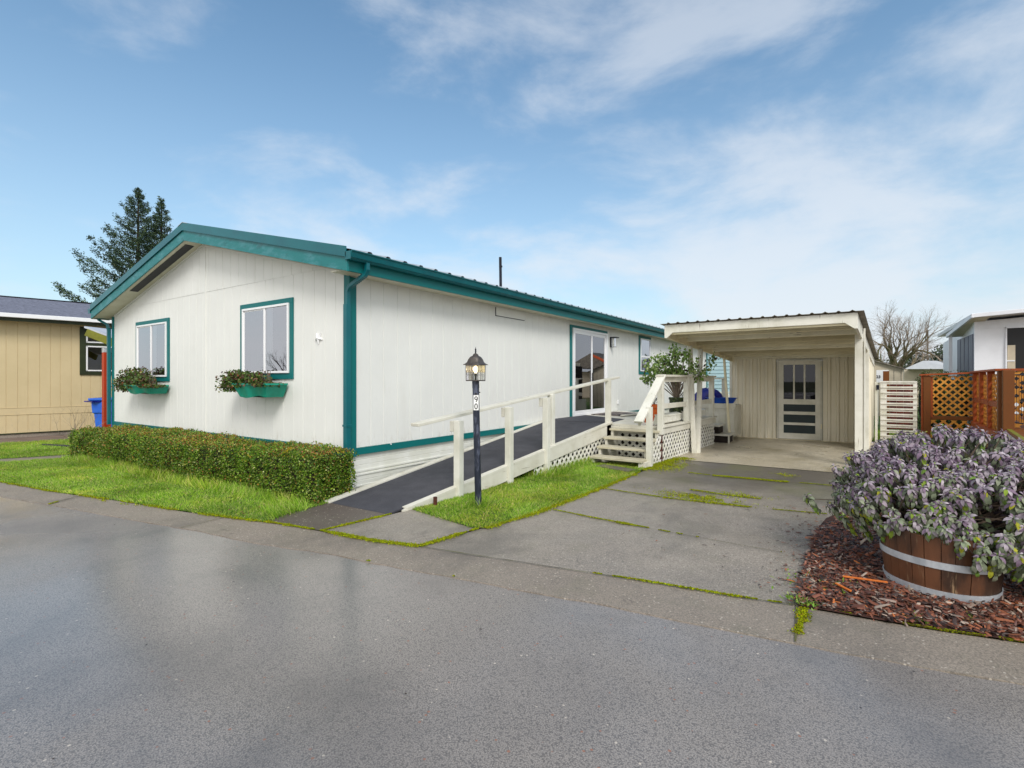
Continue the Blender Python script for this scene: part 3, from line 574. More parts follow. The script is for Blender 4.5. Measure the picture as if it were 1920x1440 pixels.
# roof
BY = 3.90; EL, ER = -13.42, -5.04; RT = 4.03; ET = 3.03
def rz(x, d=0): return RT-(RT-ET)*abs(x-RX)/(ER-RX)-d
roof = MB()
for sgn, xe in ((1, ER-.0), (-1, EL)):
    for_pr = []; y = BY+.02
    pr = [(y, 0)]; y += .29
    while y < 22.8: pr += [(y-.045, 0), (y-.02, .022), (y+.02, .022), (y+.045, 0)]; y += .295
    pr.append((22.85, 0)); xe2 = xe+.06*sgn
    roof.grid([[(RX, a, RT-.02+h) for a, h in pr], [(xe2, a, rz(xe2)-.02+h) for a, h in pr]])
    roof.grid([[(RX, a, RT-.035+h*.0) for a, h in pr], [(xe2, a, rz(xe2)-.035) for a, h in pr]])
roof.build('roof', 'metal_roof', house)
MB().extr([(RX-.16, BY-.01, rz(RX-.16)+.008), (RX, BY-.01, RT+.012), (RX+.16, BY-.01, rz(RX+.16)+.008), (RX+.16, BY-.01, rz(RX+.16)+.0), (RX, BY-.01, RT+.002), (RX-.16, BY-.01, rz(RX-.16)+.0)], (0, 18.9, 0)).build('ridge_cap', 'metal_roof', house)
for (a, b, nm) in ((EL, RX, 0), (RX, ER, 1)):
    # wooden rake board and the metal flashing above it
    MB().extr([(a, BY+.012, rz(a, .115)), (b, BY+.012, rz(b, .115)), (b, BY+.012, rz(b, .29)), (a, BY+.012, rz(a, .29))], (0, .035, 0)).build('rake_board', 'teal_worn', house, .004)
    MB().extr([(a, BY-.004, rz(a, -.004)), (b, BY-.004, rz(b, -.004)), (b, BY-.004, rz(b, .122)), (a, BY-.004, rz(a, .122))], (0, .012, 0)).extr([(a, BY-.012, rz(a, .112)), (b, BY-.012, rz(b, .112)), (b, BY-.012, rz(b, .124)), (a, BY-.012, rz(a, .124))], (0, .012, 0)).build('rake_flashing', 'teal_metal', house)
    b2 = min(b, -5.30); MB().extr([(a, BY+.03, rz(a, .27)), (b2, BY+.03, rz(b2, .27)), (b2, BY+.03, rz(b2, .29)), (a, BY+.03, rz(a, .29))], (0, GY-BY-.02, 0)).build('soffit', 'soffit', house)
a, b = -11.62, -9.32
MB().extr([(a, 3.99, rz(a, .292)), (b, 3.99, rz(b, .292)), (b, 3.99, rz(b, .297)), (a, 3.99, rz(a, .297))], (0, .135, 0)).build('soffit_vent', 'black', house)
# thin frieze strip where the gable meets the soffit
for (a, b) in ((HL+.1, RX), (RX, HR-.2)):
    MB().extr([(a, GY-.022, rz(a, .292)), (b, GY-.022, rz(b, .292)), (b, GY-.022, rz(b, .325)), (a, GY-.022, rz(a, .325))], (0, .02, 0)).build('frieze', 'siding', house)
# side eave: fascia, soffit, gutter
MB().box(-5.09, -5.055, BY+.05, 22.8, 2.752, 2.985).build('fascia', 'teal', house)
MB().box(-5.39, -5.09, BY+.05, 22.8, 2.772, 2.79).build('eave_soffit', 'soffit', house)
MB().box(-13.37, -13.335, BY+.05, 22.8, 2.74, 2.97).build('fascia', 'teal', house)
gp = [(-5.053, 2.975), (-5.053, 2.872), (-4.985, 2.872), (-4.955, 2.90), (-4.94, 2.955), (-4.925, 2.968), (-4.925, 2.978), (-4.945, 2.978), (-4.95, 2.96), (-4.965, 2.905), (-4.99, 2.882), (-5.043, 2.882), (-5.043, 2.975)]
MB().extr([(x, BY+.0, z) for x, z in gp], (0, 18.9, 0)).box(-5.053, -4.95, BY-.004, BY+.0, 2.874, 2.97).build('gutter', 'teal_metal', house)
gl_ = [(2*(-9.23)-x, z) for x, z in gp]; MB().extr([(x-.02, BY+.0, z-.02) for x, z in gl_], (0, 18.9, 0)).box(-13.53, -13.42, BY-.003, BY+.0, 2.85, 2.95).build('gutter', 'teal_metal', house)
# downspout, front right corner
dp = MB(); dp.tube([(-5.0, 4.18, 2.88), (-5.0, 4.18, 2.80), (-5.03, 4.18, 2.74), (-5.30, 4.16, 2.62), (-5.335, 4.155, 2.56), (-5.335, 4.155, 2.3)], .036, 4); dp.box(-5.375, -5.31, 4.115, 4.185, .35, 2.4)
for k in range(9): q = .03*k; dp.tube([(-5.04-q, 4.178-q*.05, 2.735-q*.44), (-5.055-q, 4.178-q*.05, 2.728-q*.44)], .040, 4)
dp.build('downspout', 'teal_metal', house, .004); 
MB().box(-5.38, -5.30, 4.108, 4.19, .86, .885).build('downspout_strap', 'teal_metal', house)
ds2 = MB(); ds2.box(-13.235, -13.18, 4.13, 4.19, .5, 2.55); ds2.tube([(-13.43, 4.0, 2.84), (-13.40, 4.05, 2.72), (-13.23, 4.14, 2.62), (-13.21, 4.16, 2.5)], .034, 4); ds2.build('downspout', 'teal_metal', house)
pp = MB(); pp.tube([(-7.56, 10.58, 3.5), (-7.57, 10.57, 4.56)], .036, 10); pp.tube([(-7.56, 10.58, 4.3), (-7.565, 10.575, 4.34)], .044, 10); pp.build('vent_pipe', 'iron', house)
# wall vents
for (y0, y1, z0, z1) in ((7.38, 8.3, 2.6, 2.745), (18.6, 19.5, 2.5, 2.62)):
    vb = MB(); vb.box(y0, y1, .002, .010, z0, z1, S_); vb.build('wall_vent', 'siding', house)
    fv = MB(); fv.box(y0-.012, y1+.012, .003, .014, z0-.012, z0, S_); fv.box(y0-.012, y0, .003, .014, z0, z1, S_); fv.build('vent_frame', 'lead', house)
# windows -----------------------------------------------------------
def curtain_mesh(fr, u0, u1, z0, z1, w=.014, amp=.006, n=26):
    rows = []
    for z in (z0, z1):
        rows.append([fr(u0+(u1-u0)*i/n, w+amp*math.sin(i*2.2+(z > 1.8)*.5)*random.uniform(.6, 1), z) for i in range(n+1)])
    return MB().grid(rows)
def slider(fr, u0, u1, z0, z1, parent, tw=.085, trim=True, bottom=True, mid=.5, name='window', trimmat='teal', vertical=True, curtain=True, screen='left'):
    """trim board, vinyl frame with two sashes, glass, curtain behind, all proud of the wall sheet"""
    a, b, c, d = u0+tw, u1-tw*.9, z0+tw*(1 if bottom else 0), z1-tw*.85
    w = MB(); w.box(a, b, .002, .006, c, d, fr); wo = w.build(name, 'interior', parent)
    if trim:
        t_ = MB(); t_.box(u0, u1, .001, .026, z1-tw*.85, z1, fr); t_.box(u0, a, .001, .024, z0, z1-tw*.85, fr); t_.box(b, u1, .001, .024, z0, z1-tw*.85, fr)
        if bottom: t_.box(a, b, .001, .024, z0, c, fr)
        t_.build('trim', trimmat, wo, .003)
    fw = .032; f_ = MB(); f_.box(a, b, .003, .045, c, c+fw, fr); f_.box(a, b, .003, .045, d-fw, d, fr); f_.box(a, a+fw, .003, .045, c+fw, d-fw, fr); f_.box(b-fw, b, .003, .045, c+fw, d-fw, fr)
    if vertical:
        m = a+(b-a)*mid; f_.box(m-.02, m+.02, .003, .04, c+fw, d-fw, fr); f_.box(a+fw, a+fw+.022, .003, .03, c+fw, d-fw, fr); f_.box(a+fw, m-.02, .003, .03, d-fw-.02, d-fw, fr); panes = ((a+fw, m-.02, c+fw, d-fw), (m+.02, b-fw, c+fw, d-fw))
    else:
        m = c+(d-c)*mid; f_.box(a+fw, b-fw, .003, .04, m-.025, m+.025, fr); f_.box(a+fw, a+fw+.03, .003, .032, c+fw, m-.025, fr); f_.box(b-fw-.03, b-fw, .003, .032, c+fw, m-.025, fr); panes = ((a+fw, b-fw, c+fw, m-.025), (a+fw, b-fw, m+.025, d-fw))
    f_.build('frame', 'vinyl', wo, .003)
    for k, (p, q, r, s_) in enumerate(panes):
        MB().add([fr(p, .026, r), fr(q, .026, r), fr(q, .026, s_), fr(p, .026, s_)], [[0, 1, 2, 3]]).build('pane', 'glass' if k != 0 else 'glass', wo)
    if curtain:
        p, q, r, s_ = panes[0]; curtain_mesh(fr, p, q, r, s_).build('curtain', 'screen', wo)
        p, q, r, s_ = panes[1]; curtain_mesh(fr, p, p+(q-p)*(.30 if vertical else 1), r, s_, n=10).build('curtain', 'curtain', wo)
    return wo
slider(G_, -11.945, -10.48, 1.42, 2.59, house, .085); slider(G_, -7.995, -6.60, 1.46, 2.61, house, .085)
w3 = slider(S_, 14.48, 15.49, 1.61, 2.75, house, .09, vertical=False, mid=.45)
# sliding glass door
a, b, c, d = 10.27, 12.17, .62, 2.62
dr = MB().box(a, b, .001, .005, c, d, S_).build('sliding_door', 'interior', house)
MB().box(10.185, 10.27, .001, .03, .6, 2.685, S_).box(10.27, 12.2, .001, .03, 2.62, 2.685, S_).build('trim', 'teal', dr, .003)
f_ = MB(); f_.box(a, b, .003, .06, c, c+.05, S_); f_.box(a, b, .003, .06, d-.05, d, S_); f_.box(a, a+.05, .003, .06, c+.05, d-.05, S_); f_.box(b-.09, b, .003, .06, c+.05, d-.05, S_)
f_.build('frame', 'vinyl', dr, .004)
for (p, q, w_) in ((a+.05, 11.28, .035), (11.20, b-.09, .018)):
    s2 = MB(); s2.box(p, q, w_-.012, w_+.012, c+.05, c+.12, S_); s2.box(p, q, w_-.012, w_+.012, d-.12, d-.05, S_); s2.box(p, p+.06, w_-.012, w_+.012, c+.12, d-.12, S_); s2.box(q-.06, q, w_-.012, w_+.012, c+.12, d-.12, S_)
    s2.build('sash', 'vinyl', dr, .003)
    MB().add([S_(p+.06, w_, c+.12), S_(q-.06, w_, c+.12), S_(q-.06, w_, d-.12), S_(p+.06, w_, d-.12)], [[0, 1, 2, 3]]).build('pane', 'glass_dark', dr)
MB().box(11.24, 11.27, .047, .07, 1.42, 1.62, S_).build('handle', 'black', dr, .004)
# swagged dark valance behind the glass
for sg, u_a, u_b in ((1, 10.4, 11.15), (-1, 11.3, 12.0)):
    n_ = 10; top = []; bot = []
    for i in range(n_+1):
        f = i/n_; u = u_a+(u_b-u_a)*f; e = f if sg < 0 else 1-f; top.append(S_(u, .0085, 2.5-.55*e**1.6)); bot.append(S_(u, .0085, 2.5-.10-.62*e**1.3))
    MB().grid([top, bot]).build('valance', 'curtain_dark', dr)
# wall sconce
sc = MB(); sc.box(12.40, 12.50, .002, .02, 2.30, 2.56, S_); sc.box(12.40, 12.62, .02, .17, 2.535, 2.56, S_); sc.box(12.42, 12.50, .02, .15, 2.295, 2.305, S_)
sco = sc.build('wall_lamp', 'black', house, .002); MB().box(12.43, 12.49, .03, .12, 2.31, 2.53, S_).build('lamp_glass', 'glass_clear', sco); MB().tube([S_(12.46, .07, 2.38), S_(12.46, .07, 2.52)], .018, 8).build('lamp_tube', 'white_plate', sco)
MB().box(12.89, 12.97, .002, .03, .80, .90, S_).build('outlet_cover', 'vinyl', house, .003)
MB().tube([S_(4.9, .001, .56), S_(4.9, .03, .56)], .01, 6).build('hose_stub', 'vinyl', house)
# starfish ornament on gable
sf = MB(); c_ = G_(-6.02, .0, 2.01); pts = []
for k in range(10):
    a_ = math.pi/2*.6+k*math.pi/5; r_ = .085 if k % 2 == 0 else .032; pts.append(c_+Vector((math.cos(a_)*r_, -.014, math.sin(a_)*r_)))
ap = c_+Vector((0, -.045, 0)); sf.add(pts+[ap]+[p+Vector((0, .012, 0)) for p in pts], [[i, (i+1) % 10, 10] for i in range(10)]+[[i, i+11, (i+1) % 10+11, (i+1) % 10] for i in range(10)])
st = sf.build('starfish_ornament', 'vinyl'); tag(st, 'small white starfish ornament on the gable wall beside the corner', 'ornament')

# ---- window boxes
def window_box(u0, u1, z0, z1, plant, label, seed):
    r = thing('window_box', ((u0+u1)/2, 4.05, z0), label, 'window box', 'flower boxes under the gable windows')
    yf, yb = 3.88, 4.19; mb = MB(); n = 20
    def ring(z, ins):
        pts = []
        for i in range(n+1):
            f = i/n; x = u0+ins+(u1-u0-2*ins)*f; pts.append((x, yf+ins*.5+.012*math.sin(f*math.pi*4), z))
        return pts
    R0 = ring(z0, .10); R0 = [(x, y, z-.018*math.sin(i/n*math.pi*2)) for i, (x, y, z) in enumerate(R0)]; R1 = ring(z1-.025, .0); R2 = [(x, y-.012, z) for x, y, z in ring(z1-.025, -.01)]; R3 = [(x, y-.012, z) for x, y, z in ring(z1, -.01)]; R4 = [(x, y+.012, z) for x, y, z in ring(z1, .0)]
    mb.grid([R0, R1, R2, R3, R4]); e = lambda R, i: (R[i][0], yb, R[i][2])
    for i in (0, n): mb.grid([[R[i] for R in (R0, R1, R2, R3, R4)], [e(R, i) for R in (R0, R1, R2, R3, R4)]])
    mb.add([R0[0], R0[n], e(R0, n), e(R0, 0)], [[0, 1, 2, 3]]); mb.add([e(R0, 0), e(R0, n), e(R3, n), e(R3, 0)], [[0, 1, 2, 3]])
    mb.build('planter', 'green_plastic', r)
    MB().box(u0+.04, u1-.04, yf+.02, yb-.002, z1-.06, z1-.03).build('soil', 'wood_chip_soil', r)
    rs = np.random.default_rng(seed); n = plant[4]; x0, x1, zt0, zt1 = plant[:4]
    P = np.column_stack([rs.uniform(x0, x1, n), rs.normal(3.97, .08, n), rs.random(n)]); hmax = zt0+(zt1-zt0)*vnoise(np.column_stack([P[:, 0], P[:, 0]*0+seed]), 4.3, seed)
    f = (P[:, 0]-x0)/(x1-x0); zl = z1-.05-.07*(f < .25)+.03*(f > .5); P[:, 2] = zl+(hmax-zl)*P[:, 2]*np.sin(np.clip(f*1.15+.08, 0, 1)*math.pi)**.35
    P[:, 1] = np.clip(P[:, 1], 3.82, 4.17); D = unit(rs.normal(size=(n, 3))+[0, -.5, .1]); s_ = rs.uniform(.026, .05, n)
    swarm('foliage', *LEAF2, basis(D, rdir(n)+np.array([0, -.8, .4]), s_*1.5, s_), P, pick(n, [C(70, 96, 38), C(100, 124, 54), C(104, 78, 58), C(128, 66, 44), C(74, 54, 48), C(144, 140, 74)], [5, 4, 2.4, .8, 1.5, .8]), 'leaf', r)
    st_ = MB().tube([(u0+.05, 4.02, z1-.03), (u1-.05, 4.02, z1-.03)], .006, 4)
    for i in range(26):
        x = rs.uniform(x0+.15, x1-.1); x_ = x+rs.uniform(-.1, .1); st_.tube([(min(max(x, u0+.05), u1-.05), 4.02, z1-.03), ((x+x_)/2, 3.98, z1+.05), (x_, 3.97, z1+rs.uniform(.06, .2))], .004, 4)
    st_.build('plant_stems', 'bark', r)
window_box(-11.52, -10.44, 1.195, 1.355, (-11.98, -10.36, 1.50, 1.72, 3000), 'sea green window box with drooping brown green plants under the smaller, far left window', 3)
window_box(-7.58, -6.70, 1.205, 1.40, (-7.95, -6.70, 1.48, 1.86, 3000), 'sea green window box with bushy brown green plants under the window nearer the corner', 5)

# ---- hedge
hedge = thing('hedge', (-8.7, 3.85, 0), 'long low clipped green hedge with reddish leaf tips along the gable wall', 'hedge')
hx0, hx1 = -12.1, -5.22
def hy0(x): return 3.30+.30*(x-hx0)/(hx1-hx0)+.05*np.sin(x*1.7)+.03*np.sin(x*4.3)
def hz1(x): return .535+.04*np.clip((x+7.5)/2, 0, 1)+.02*np.sin(x*1.3+1)+.015*np.sin(x*3.7)
core = MB(); rows = []
for x in np.linspace(hx0+.06, hx1-.06, 24):
    y0 = hy0(x)+.06; h = hz1(x)-.06; rows.append([(x, y0+.03, .02), (x, y0, .2), (x, y0+.02, h-.06), (x, y0+.1, h), (x, 4.08, h), (x, 4.15, h-.08), (x, 4.15, .02)])
core.grid(rows); core.add(rows[0], [[0, 1, 2, 3, 4, 5, 6]]); core.add(rows[-1], [[6, 5, 4, 3, 2, 1, 0]]); core.build('hedge_core', simple('hedge inner twigs', C(34, 36, 16), C(48, 34, 20), 14, .9, .5, 30), hedge)
def hedge_leaves(n):
    u = RNG.random(n); x = hx0+(hx1-hx0)*u; face = RNG.choice(3, n, p=[.50, .40, .10]); y0 = hy0(x); zt = hz1(x); P = np.zeros((n, 3)); Nm = np.zeros((n, 3))
    a = face == 0; P[a] = np.column_stack([x, y0+RNG.normal(0, .022, n), RNG.uniform(.02, 1, n)*zt])[a]; Nm[a] = (0, -1, .25)
    b = face == 1; ty = RNG.random(n); P[b] = np.column_stack([x, y0+(4.16-y0)*ty, zt+RNG.normal(0, .016, n)])[b]; Nm[b] = (0, -.1, 1)
    c = face == 2; right = RNG.random(n) < .75; xe = np.where(right, hx1, hx0)
    P[c] = np.column_stack([xe+RNG.normal(0, .02, n), hy0(xe)+(4.16-hy0(xe))*RNG.random(n), RNG.random(n)*zt])[c]; Nm[c] = np.column_stack([np.where(right, 1, -1), np.zeros(n), np.full(n, .2)])[c]
    # round the edges
    r = .10; e1 = np.clip((P[:, 2]-(zt-r))/r, 0, 1); P[:, 1] += np.where(face == 0, r*(1-np.sqrt(1-e1**2*.95)), 0); q = np.clip((y0+r-P[:, 1])/r, 0, 1); P[:, 2] -= np.where(face == 1, r*.6*(1-np.sqrt(1-q**2*.95)), 0)
    ex = np.clip((P[:, 0]-(hx1-r))/r, 0, 1); P[:, 1] += np.where(face == 0, .09*ex**2, 0); P[:, 2] -= np.where(face == 1, .05*ex**2, 0)
    q = vnoise(np.column_stack([P[:, 0]+P[:, 1], P[:, 2]+P[:, 1]*2]), 6, 21); q2 = vnoise(np.column_stack([P[:, 0], P[:, 2]]), 13, 22)
    P += Nm*((q-.5)*.07+(q2-.5)*.05)[:, None]
    return P, Nm, face, u
P, Nm, face, u = hedge_leaves(62000); n = len(P); D = unit(Nm+RNG.normal(size=(n, 3))*.85); s_ = RNG.uniform(.012, .023, n)
gr = pick(n, [C(92, 128, 30), C(120, 154, 42), C(66, 100, 28), C(156, 176, 66), C(176, 180, 112)], [5, 4, 3, 2, .8]); rd = pick(n, [C(156, 100, 50), C(176, 124, 60), C(126, 78, 42), C(170, 158, 74)], [2, 3, 1.2, 5])
pr = np.where(face == 1, .42, .10)*(1-.75*np.clip((u-.55)/.45, 0, 1)*(face != 1))*(.4+1.2*vnoise(P[:, [0, 2]], 3, 5)); sel = RNG.random(n) < pr; cc = np.where(sel[:, None], rd, gr)
yl = (RNG.random(n) < .004) | ((vnoise(P[:, :2], 7, 44) > .9) & (face == 1) & (u > .6) & (RNG.random(n) < .5)); cc[yl] = np.array(C(190, 176, 40)[:3])
swarm('leaves', *LEAF2, basis(D, rdir(n), s_*1.7, s_*1.2), P, cc, 'leaf', hedge)

# ================================================================== RAMP
WW, WH = 'white_wood', 'white_wood_h'
ramp = thing('access_ramp', (-4.6, 6.4, 0), 'wooden wheelchair ramp with dark grit surface and white handrail beside the house', 'ramp')
def rxr(y): return -4.19+.24*(y-3.8)/5.28
def rxl(y): return -5.12-.16*(y-3.8)/5.28
def rzt(y): return .012+.115*(y-3.78)
Y0, Y1 = 3.78, 9.08
q = [(rxl(Y0), Y0-.03), (rxr(Y0)-.0, Y0), (rxr(Y1), Y1), (rxl(Y1), Y1)]
sf_ = MB(); top = [(x, y, max(.012, rzt(y))) for x, y in q]; sf_.extr(top, (0, 0, -.02)); sf_.build('ramp_surface', 'grit', ramp)
# pale edge strip on the house side
MB().beam((rxl(Y0)-.06, Y0-.05, rzt(Y0)+.0), (rxl(Y1)-.05, Y1, rzt(Y1)+.0), .10, .03).build('edge_board', 'white_wood_h', ramp, .003)
# filled side below the ramp towards the house
cu = MB(); cu.beam((rxr(4.0)+.02, 4.0, rzt(4.0)-.012), (rxr(Y1)+.02, Y1, rzt(Y1)+.02), .085, .04); cu.build('curb', WH, ramp, .004)
rim = MB(); ys = [3.95, 4.5, 5.5, 6.5, 7.5, 8.5, 8.85]; rows = []
for y in ys: rows.append((y, max(-.02, rzt(y)-.19), rzt(y)-.008))
for (ya, za, zb), (yb, zc_, zd) in zip(rows, rows[1:]):
    rim.hexa([(rxr(ya)+.025, ya, za), (rxr(yb)+.025, yb, zc_), (rxr(yb)+.06, yb, zc_), (rxr(ya)+.06, ya, za), (rxr(ya)+.025, ya, zb), (rxr(yb)+.025, yb, zd), (rxr(yb)+.06, yb, zd), (rxr(ya)+.06, ya, zb)])
rim.build('rim_board', WH, ramp)
LR = Fr((rxr(6.4)+.02, 6.4, 0), (rxr(8.83)-rxr(6.4), 2.43, 0)); lt = MB(); lattice(lt, LR, [(.1, -.02), (2.44, -.02), (2.44, rzt(8.84)-.18), (.1, rzt(6.5)-.18)], .098, .040); lt.build('lattice_panel', 'lattice_white', ramp)
PW = .090
for (y, zt, b) in ((4.83, .94, 0), (5.857, 1.06, 0), (6.80, 1.165, -.03)):
    x = rxr(y)+.055; mbp = MB().post((x, y, -.02), (x+b*0, y, zt+.01), PW); mbp.build('post', WW, ramp, .005)
    MB().box(x-.11, x-.052, y-.04, y+.05, zt-.13, zt+.0).build('rail_block', WH, ramp, .004)
for (y, zt) in ((7.06, 1.20),):
    x = rxr(y)-.02; MB().post((x, y, rzt(y)), (x, y, zt+.02), PW).build('post', WW, ramp, .005)
MB().post((rxr(9.02)+.0, 9.02, .60), (rxr(9.02)+.0, 9.02, 1.43), PW).build('post', WW, ramp, .005)
ra, rb = Vector((-4.28, 4.27, .925)), Vector((-3.97, 9.48, 1.497)); hr = MB().beam(ra, rb, .135, .038); hr.build('handrail', WH, ramp, .006)
st_ = MB().box(rxr(4.35)+.12, rxr(4.35)+.155, 4.33, 4.36, 0, .11).build('stake', 'rust'); tag(st_, 'short rusty iron stake standing in grass by the ramp foot', 'stake')

# ================================================================== DECK + STEPS
deck = thing('wooden_deck', (-4.1, 10.7, 0), 'raised white wooden deck with rails and white lattice skirting under the carport edge', 'deck')
DK = Fr((-2.90, 8.96, 0), (.055, 1, 0), (1, -.055, 0)); DZ = .62
pl = [(-5.37, 9.081), (-3.9, 9.081), (-2.9, 9.0), (-2.73, 12.15), (-5.37, 12.9)]
MB().prism(pl, DZ-.035, DZ).build('floor', MT_f if False else 'white_wood_h', deck)
MB().prism([(-5.36, 9.085), (rxr(9.0), 9.085), (-4.1, 10.2), (-5.36, 10.9)], DZ+.002, DZ+.006).build('grit_strip', 'grit', deck)
rimd = MB(); rimd.box(.0, 3.18, -.02, .015, DZ-.135, DZ-.03, DK); rimd.build('rim_board', WH, deck, .004)
MB().box(-.02, 3.22, -.09, .04, DZ-.02, DZ+.012, DK).build('edge_board', WH, deck, .004)
MB().box(-3.9, -2.92, 9.03, 9.06, DZ-.16, DZ-.036).build('rim_board', WH, deck, .004)
for (u_, zt) in ((.0, 1.50), (1.35, 1.5), (3.0, 1.50)): MB().box(u_-.05, u_+.05, -.075, .02, DZ-.14 if u_ < .1 else DZ+.012, zt, DK).build('post', WW, deck, .005)
MB().box(-.06, 3.1, -.10, .05, 1.502, 1.54, DK).build('top_rail', WH, deck, .004); MB().box(.05, 2.95, -.05, -.012, 1.41, 1.50, DK).build('sub_rail', WH, deck, .003)
MB().box(.05, 3.1, -.05, -.012, .93, 1.02, DK).build('mid_rail', WH, deck, .003)
lt = MB(); LD = Fr((-2.955, 8.34, 0), (.055, 1, 0), (1, -.055, 0)); lattice(lt, LD, [(.02, -.01), (.60, -.01), (.60, .47), (.5, .47), (.02, .18)], .098, .040, w0=.0); lattice(lt, LD, [(.64, -.01), (3.76, -.01), (3.76, DZ-.12), (.64, DZ-.12)], .098, .040, w0=.0); lt.build('lattice_panel', 'lattice_white', deck)
MB().box(-.04, .0, -.03, .005, 0, DZ-.13, DK).build('corner_stud', 'rust', deck)
MB().box(-5.3, -3.02, 9.35, 12.0, 0, .48).build('crawl_space_shade', 'dark_void', deck)  # dark box stands for the shade under the deck
lt = MB(); lattice(lt, Fr((-3.9, 9.1, 0), (1, 0, 0)), [(0, .02), (.95, .02), (.95, .45), (0, .45)], .098, .040); lt.build('lattice_panel', 'lattice_white', deck)
steps = thing('wooden_steps', (-3.4, 8.5, 0), 'four open white wooden steps with sloping handrail in front of the deck', 'steps')
for (z, y) in ((.14, 8.02), (.285, 8.29), (.42, 8.57), (.555, 8.84)):
    MB().box(-3.85, -2.93, y, y+.27, z-.04, z).build('tread', 'tread_paint', steps, .005)
for x in (-3.83, -3.0):
    sg = MB()
    for (z, y) in ((.10, 8.05), (.245, 8.32), (.38, 8.60), (.515, 8.87)): sg.box(x, x+.045, y, 9.1, z-.14, z)
    sg.build('stringer', WH, steps)
MB().box(-2.99, -2.90, 8.10, 8.32, -.02, .10).build('foot_block', WH, steps, .006)
MB().post((-2.90, 8.29, -.02), (-2.90, 8.29, 1.0), .09).build('newel_post', WW, steps, .005)
MB().beam((-2.99, 8.02, .76), (-2.915, 8.98, 1.53), .15, .04).build('handrail', WW, steps, .005)
MB().beam((-2.99, 8.07, .715), (-2.925, 8.95, 1.43), .04, .05).build('rail_support', WH, steps, .003)

# raised box platform behind the deck, with side steps
plat = thing('raised_platform', (-3.3, 13.4, 0), 'boarded raised platform with low side steps behind the deck', 'platform')
for k in range(7): MB().box(-3.62+k*.158, -3.62+k*.158+.155, 13.0, 13.03, 0, .78).build('board', WW, plat, .003)
MB().box(-3.65, -2.46, 12.96, 13.0, .76, .88).build('rim_board', WH, plat, .004); MB().box(-3.62, -2.5, 13.035, 14.5, .1, .84).build('platform_body', WW, plat)
MB().box(-3.3, -2.46, 12.35, 12.94, .165, .205).build('tread', WH, plat, .004); MB().box(-3.4, -2.68, 12.35, 12.94, .37, .41).build('tread', WH, plat, .004)
MB().box(-3.3, -2.50, 12.40, 12.9, 0, .165).build('under_step_shade', 'dark_void', plat); MB().box(-3.3, -2.72, 12.4, 12.9, .206, .37).build('under_step_shade', 'dark_void', plat)  # dark boxes colour in the shade beneath the treads
MB().box(-2.50, -2.47, 12.36, 12.40, 0, .165).build('step_leg', WH, plat)
for x, y in ((-3.7, 13.7), (-2.92, 13.95)): MB().post((x, y, .84), (x, y, 1.46), .09).build('post', WW, plat, .004)
MB().box(-3.78, -2.86, 13.85, 13.99, 1.46, 1.495).build('top_rail', WH, plat, .003); MB().box(-3.75, -2.9, 13.93, 13.97, .96, 1.06).build('mid_rail', WH, plat)
MB().beam((-2.72, 13.9, 1.40), (-2.60, 15.6, .72), .10, .04).build('sloping_rail', 'stain_wood2' if False else WH, plat)
# covered grill and tub
gr_ = thing('covered_grill', (-3.2, 13.45, .84), 'dark blue fabric covered grill with pale rope standing on the platform', 'covered grill')
cv = MB(); rws = []
for (r, z) in ((.36, .86), (.35, .93), (.34, 1.0), (.30, 1.09), (.23, 1.17), (.14, 1.22), (.04, 1.24)):
    rws.append([(-3.2+math.cos(a)*r*(1.05+.05*math.sin(a*5)), 13.45+math.sin(a)*r*.7*(1+.05*math.cos(a*7)), z+.012*math.sin(a*4)) for a in np.linspace(0, 2*math.pi, 29)])
cv.grid(rws); cv.build('cover', 'deep_blue', gr_, smooth=True)
MB().tube([(-3.05, 13.18, .95), (-3.04, 13.21, 1.06), (-3.1, 13.29, 1.17), (-3.2, 13.4, 1.25)], .008, 6).tube([(-2.98, 13.2, .93), (-2.98, 13.22, 1.04), (-3.08, 13.3, 1.16)], .006, 6).build('rope', 'white_plate', gr_)
tb = thing('scalloped_tub', (-2.8, 13.15, .88), 'bright blue scalloped plastic tub on the platform edge beside the deck', 'tub')
rw = []
for (r, z) in ((.26, .882), (.30, .95), (.325, 1.0), (.345, 1.0), (.345, 1.015), (.31, 1.015), (.27, .90)):
    rw.append([(-2.82+math.cos(a)*r*(1+.07*abs(math.sin(a*5))), 13.2+math.sin(a)*r*.6*(1+.07*abs(math.sin(a*5))), z) for a in np.linspace(0, 2*math.pi, 61)])
MB().grid(rw).add([p for p in rw[0]], [list(range(61))]).build('tub_body', 'tub_blue', tb, smooth=True)
